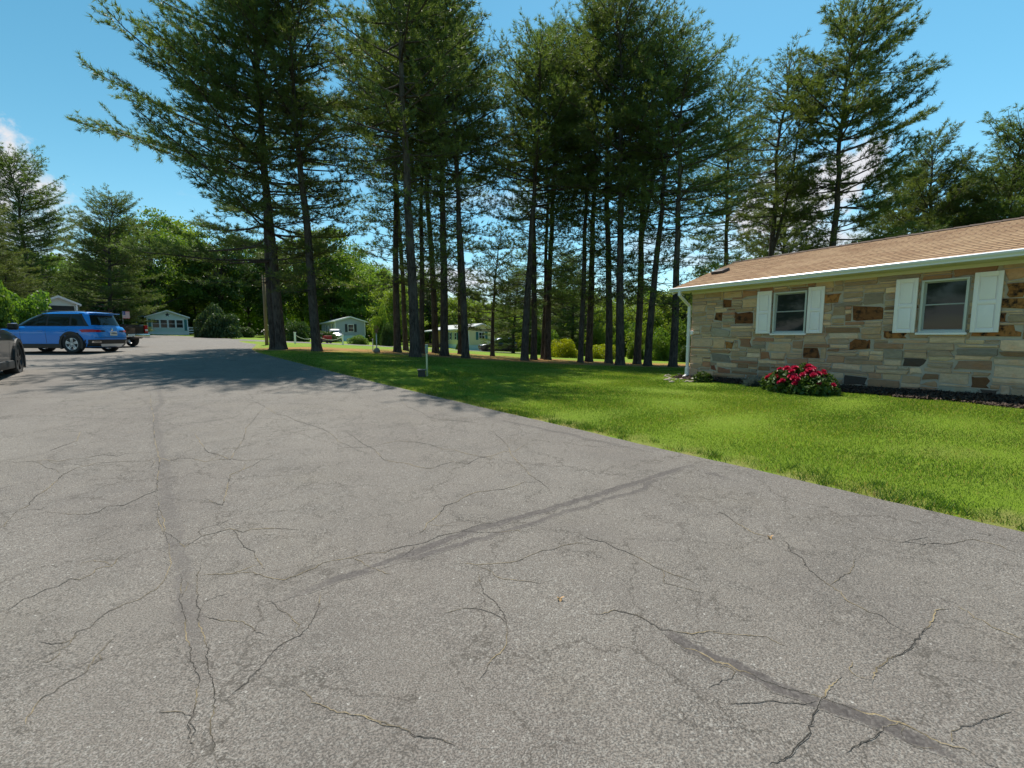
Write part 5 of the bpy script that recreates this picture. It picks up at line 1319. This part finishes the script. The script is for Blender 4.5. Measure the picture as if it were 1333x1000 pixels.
# cream home
x, y, z = spot(610, 60); W4 = 3.3
h4, rf4 = home((x,y,z), R(27), W4+.4, 15, 2.75, .62, M['sid_cream'], M['roof_grey'], 'cream yellow home with teal shutters and a timber porch, seen through the grove trunks', 'skirt', .7)
opening(h4, 1.4, 2.3, 1.35, 2.35, ('g',W4+.4), 'teal', 2)
for a in (1.5, 4.4, 6.6): opening(h4, a, a+.8, 1.3, 2.3, ('l',W4+.4), 'teal')
m = MB(); m.box(-.03,-.003,3.0,3.85,.75,2.6); m.build('door', M['teal'], h4)
m = MB(); m.prism([(-3.6,2.35),(.0,2.75),(.0,2.88),(-3.6,2.48)], 'y', 8.2, 13.5); m.build('porch_roof', M['roof_grey'], h4)
for yy_ in (8.3, 10.8, 13.3): m = MB(); m.box(-3.5,-3.38,yy_,yy_+.12,-.6,2.36); m.build('porch_post', M['wood'], h4)
m = MB(); m.box(-3.55,-.05,8.2,13.5,.45,.6)
for k in range(18): m.box(-3.52,-3.48,8.4+k*.28,8.45+k*.28,.6,1.45)
m.box(-3.54,-3.46,8.3,13.4,1.45,1.53); m.build('porch_deck', M['wood'], h4)

# ------------------------------------------------------------------ small things in the grounds
M['pole_wood'] = plain('pole_wood', (.20,.145,.085), .9, var=.3, scale=5, bump=.4)
x, y, z = spot(347, 31); e = empty('utility_pole', (x,y,z), 0, 'plain brown wooden pole standing left of the twin-stemmed driveway pine', 'utility pole')
m = MB(); m.tube([(0,0,-.4),(0,0,2.5),(.02,0,4.6)], [.115,.105,.095], 12); m.build('pole', M['pole_wood'], e)
# marker post and black box
g = ground(556,490); M['pale_post'] = plain('pale_yellow_post', (.50,.52,.30), .6, var=.1); M['post_cap'] = plain('grey_green_plastic', (.20,.27,.23), .6)
e = empty('marker_post', tuple(g), 0, 'pale yellow marker post with a grey green cap standing in the lawn', 'marker post')
m = MB(); m.bbox(-.022,.022,-.022,.022,-.1,.66,.006); m.build('post', M['pale_post'], e, 40); m = MB(); m.bbox(-.035,.035,-.035,.035,.62,.86,.012); m.build('cap', M['post_cap'], e, 40)
g = ground(549,490.5); e = empty('utility_box', tuple(g), .2, 'small black ground box at the foot of the pale yellow marker post', 'utility box')
m = MB(); m.prism([(-.11,-.10),(.11,-.10),(.09,.16),(-.09,.16)], 'y', -.09, .09); m.build('body', M['black'], e); m = MB(); m.bbox(-.115,.115,-.115,.115,.16,.20,.012); m.build('lid', plain('box_lid', (.045,.05,.05), .6), e, 40)
# bird feeder post
x, y, z = spot(490, 22); M['white_post'] = plain('weathered_white', (.52,.52,.49), .7, var=.1)
e = empty('bird_feeder', (x,y,z), .3, 'brown house shaped feeder on a thin white pole left of the first grove trunk', 'bird feeder')
m = MB(); m.tube([(0,0,-.2),(0,0,.95)], .026, 8); m.build('pole', M['white_post'], e)
m = MB(); m.box(-.11,.11,-.11,.11,.95,.98); m.box(-.07,.07,-.07,.07,.98,1.13); m.build('house', M['wood'], e)
m = MB(); m.prism([(-.15,1.11),(0,1.30),(.15,1.11),(.13,1.09),(0,1.25),(-.13,1.09)], 'y', -.13, .13); m.build('roof', plain('feeder_roof', (.22,.10,.06), .8), e)
m = MB(); m.lathe([(0,0),(.14,0),(.16,.08),(.11,.20),(.03,.24),(0,.24)], 10); m.build('base', plain('grey_pot', (.16,.15,.14), .8), e)
x, y, z = spot(485, 24); e = empty('stake', (x,y,z), 0, 'thin white stake just left of the brown house shaped feeder', 'stake')
m = MB(); m.bbox(-.02,.02,-.02,.02,-.1,.62,.005); m.build('post', M['white_post'], e, 40); m = MB(); m.bbox(-.028,.028,-.028,.028,.62,.66,.006); m.build('cap', M['white'], e, 40)
# white rope posts by the lane
RP = []
for px, dep, lab in ((384,38,'white rope post just right of the twin stemmed pine'),(446,42,'white rope post in front of the grey gabled home, right end of the rope'),(413,40,'white rope post half hidden by the leaning driveway pine')):
    x, y, z = spot(px, dep); e = empty('rope_post', (x,y,z), 0, lab, 'post', 'rope posts'); m = MB(); m.bbox(-.06,.06,-.06,.06,-.1,.86,.012); m.build('post', M['white'], e, 40); m = MB(); m.bbox(-.08,.08,-.08,.08,.86,.92,.015); m.build('cap', M['white'], e, 40); RP.append((x,y,z+.72))
m = MB()
for a, b in ((RP[0],RP[2]),(RP[2],RP[1])):
    a, b = Vector(a), Vector(b); m.tube([a+(b-a)*k/12-Vector((0,0,.34*4*(k/12)*(1-k/12))) for k in range(13)], .022, 6)
tag(m.build('rope', M['white_post']), 'white rope sagging between the white posts by the lane', 'rope')
# white rail fence beside the sunroom home
x, y, z = spot(246, 66); e = empty('rail_fence', (x,y,z), R(8), 'low white board fence right of the sunroom home, ending behind the round evergreen bush', 'fence')
for k in range(5): m = MB(); m.bbox(k*1.9-.06,k*1.9+.06,-.06,.06,-.4,1.15,.01); m.build('post', M['white'], e, 40)
m = MB()
for zz_ in (.25,.6,.95): m.box(.06,7.54,-.03,.03,zz_,zz_+.14)
m.build('rails', M['white'], e)
# small flag behind the pickup
x, y, z = spot(162, 40); e = empty('flag', (x,y,z), .5, 'small red, white and blue flag on a pole behind the pickup truck bed', 'flag'); e.scale = (.4,.4,.80)
m = MB(); m.tube([(0,0,-.1),(0,0,2.95)], .018, 8); m.build('pole', M['white_post'], e)
rd, wh, bl = plain('flag_red', (.42,.03,.04), .8), plain('flag_white', (.66,.66,.64), .8), plain('flag_blue', (.03,.05,.22), .8)
m = MB(); fl = lambda x_: .05*math.sin(x_*7)
for i in range(13):
    for k in range(10):
        x0, x1 = .02+k*.12, .02+(k+1)*.12; z0, z1 = 2.15+i*.06, 2.21+i*.06; ci = 2 if (i >= 6 and k < 4) else (0 if i%2 == 0 else 1)
        m.add([(x0,fl(x0),z0),(x1,fl(x1),z0),(x1,fl(x1),z1),(x0,fl(x0),z1)], [(0,1,2,3)], ci)
fo = m.build('cloth', [rd, wh, bl], e)
m = MB()
for i in range(5):
    for k in range(6): xx_ = .06+k*.072; zz_ = 2.55+i*.08; m.box(xx_,xx_+.03,fl(xx_)-.006,fl(xx_)+.006,zz_,zz_+.03)
m.build('stars', wh, fo)
# red riding mower near the leaning pine
x, y, z = spot(420, 46); e = empty('riding_mower', (x,y,z), .8, 'small red riding mower behind the leaning driveway pine, beside the clipped hedge shrub', 'mower')
redp = plain('mower_red', (.40,.03,.02), .4)
m = MB(); m.bbox(.1,.85,-.25,.25,.35,.75,.06); m.build('hood', redp, e, 40); m = MB(); m.bbox(-.7,.15,-.32,.32,.32,.52,.05); m.build('fender', redp, e, 40)
m = MB(); m.bbox(-.55,-.15,-.22,.22,.55,.65,.03); m.bbox(-.62,-.52,-.22,.22,.62,.95,.03); m.build('seat', M['black'], e, 40)
m = MB(); m.tube([(.15,0,.7),(-.05,0,.95)], .02, 6); m.lathe([(.16,0),(.18,.015),(.16,.03),(.15,.015),(.16,0)], 16, (-.05,0,.95)); m.build('steering_wheel', M['black'], e)
m = MB(); m.bbox(-.3,.4,-.5,.5,.12,.26,.04); m.build('deck', M['black'], e, 40)
for xx_, rr_ in ((.62,.18),(-.42,.25)):
    for sy in (1,-1): m = MB(); m.lathe([(0,-.07),(rr_*.9,-.08),(rr_,-.05),(rr_,.05),(rr_*.9,.08),(0,.07)], 20, (xx_,sy*.38,rr_), 'y'); m.build('wheel', M['rubber'], e)
# dead leaves on the asphalt
lf_m = plain('dry_leaf', (.48,.28,.12), .8, var=.2)
for px, py, lab, s in ((729,784,'tan dry leaf lying on the asphalt in the middle foreground',.024),(1002,703,'tan dry leaf lying on the asphalt below the lawn edge, right of the other leaf',.024)):
    g = ground(px, py); m = MB(); pts = []
    for k in range(12): a = 6.283*k/12; q = s*(.65+.35*math.cos(a*2.5)**2)*(1.2 if k%3 == 0 else .8); pts.append((g[0]+math.cos(a)*q, g[1]+math.sin(a)*q*.75, g[2]+ASPH_Z+.012+.012*math.cos(a*2)))
    m.add(pts+[(g[0],g[1],g[2]+ASPH_Z+.014)], [(k,(k+1)%12,12) for k in range(12)]); tag(m.build('dry_leaf', lf_m), lab, 'leaf')
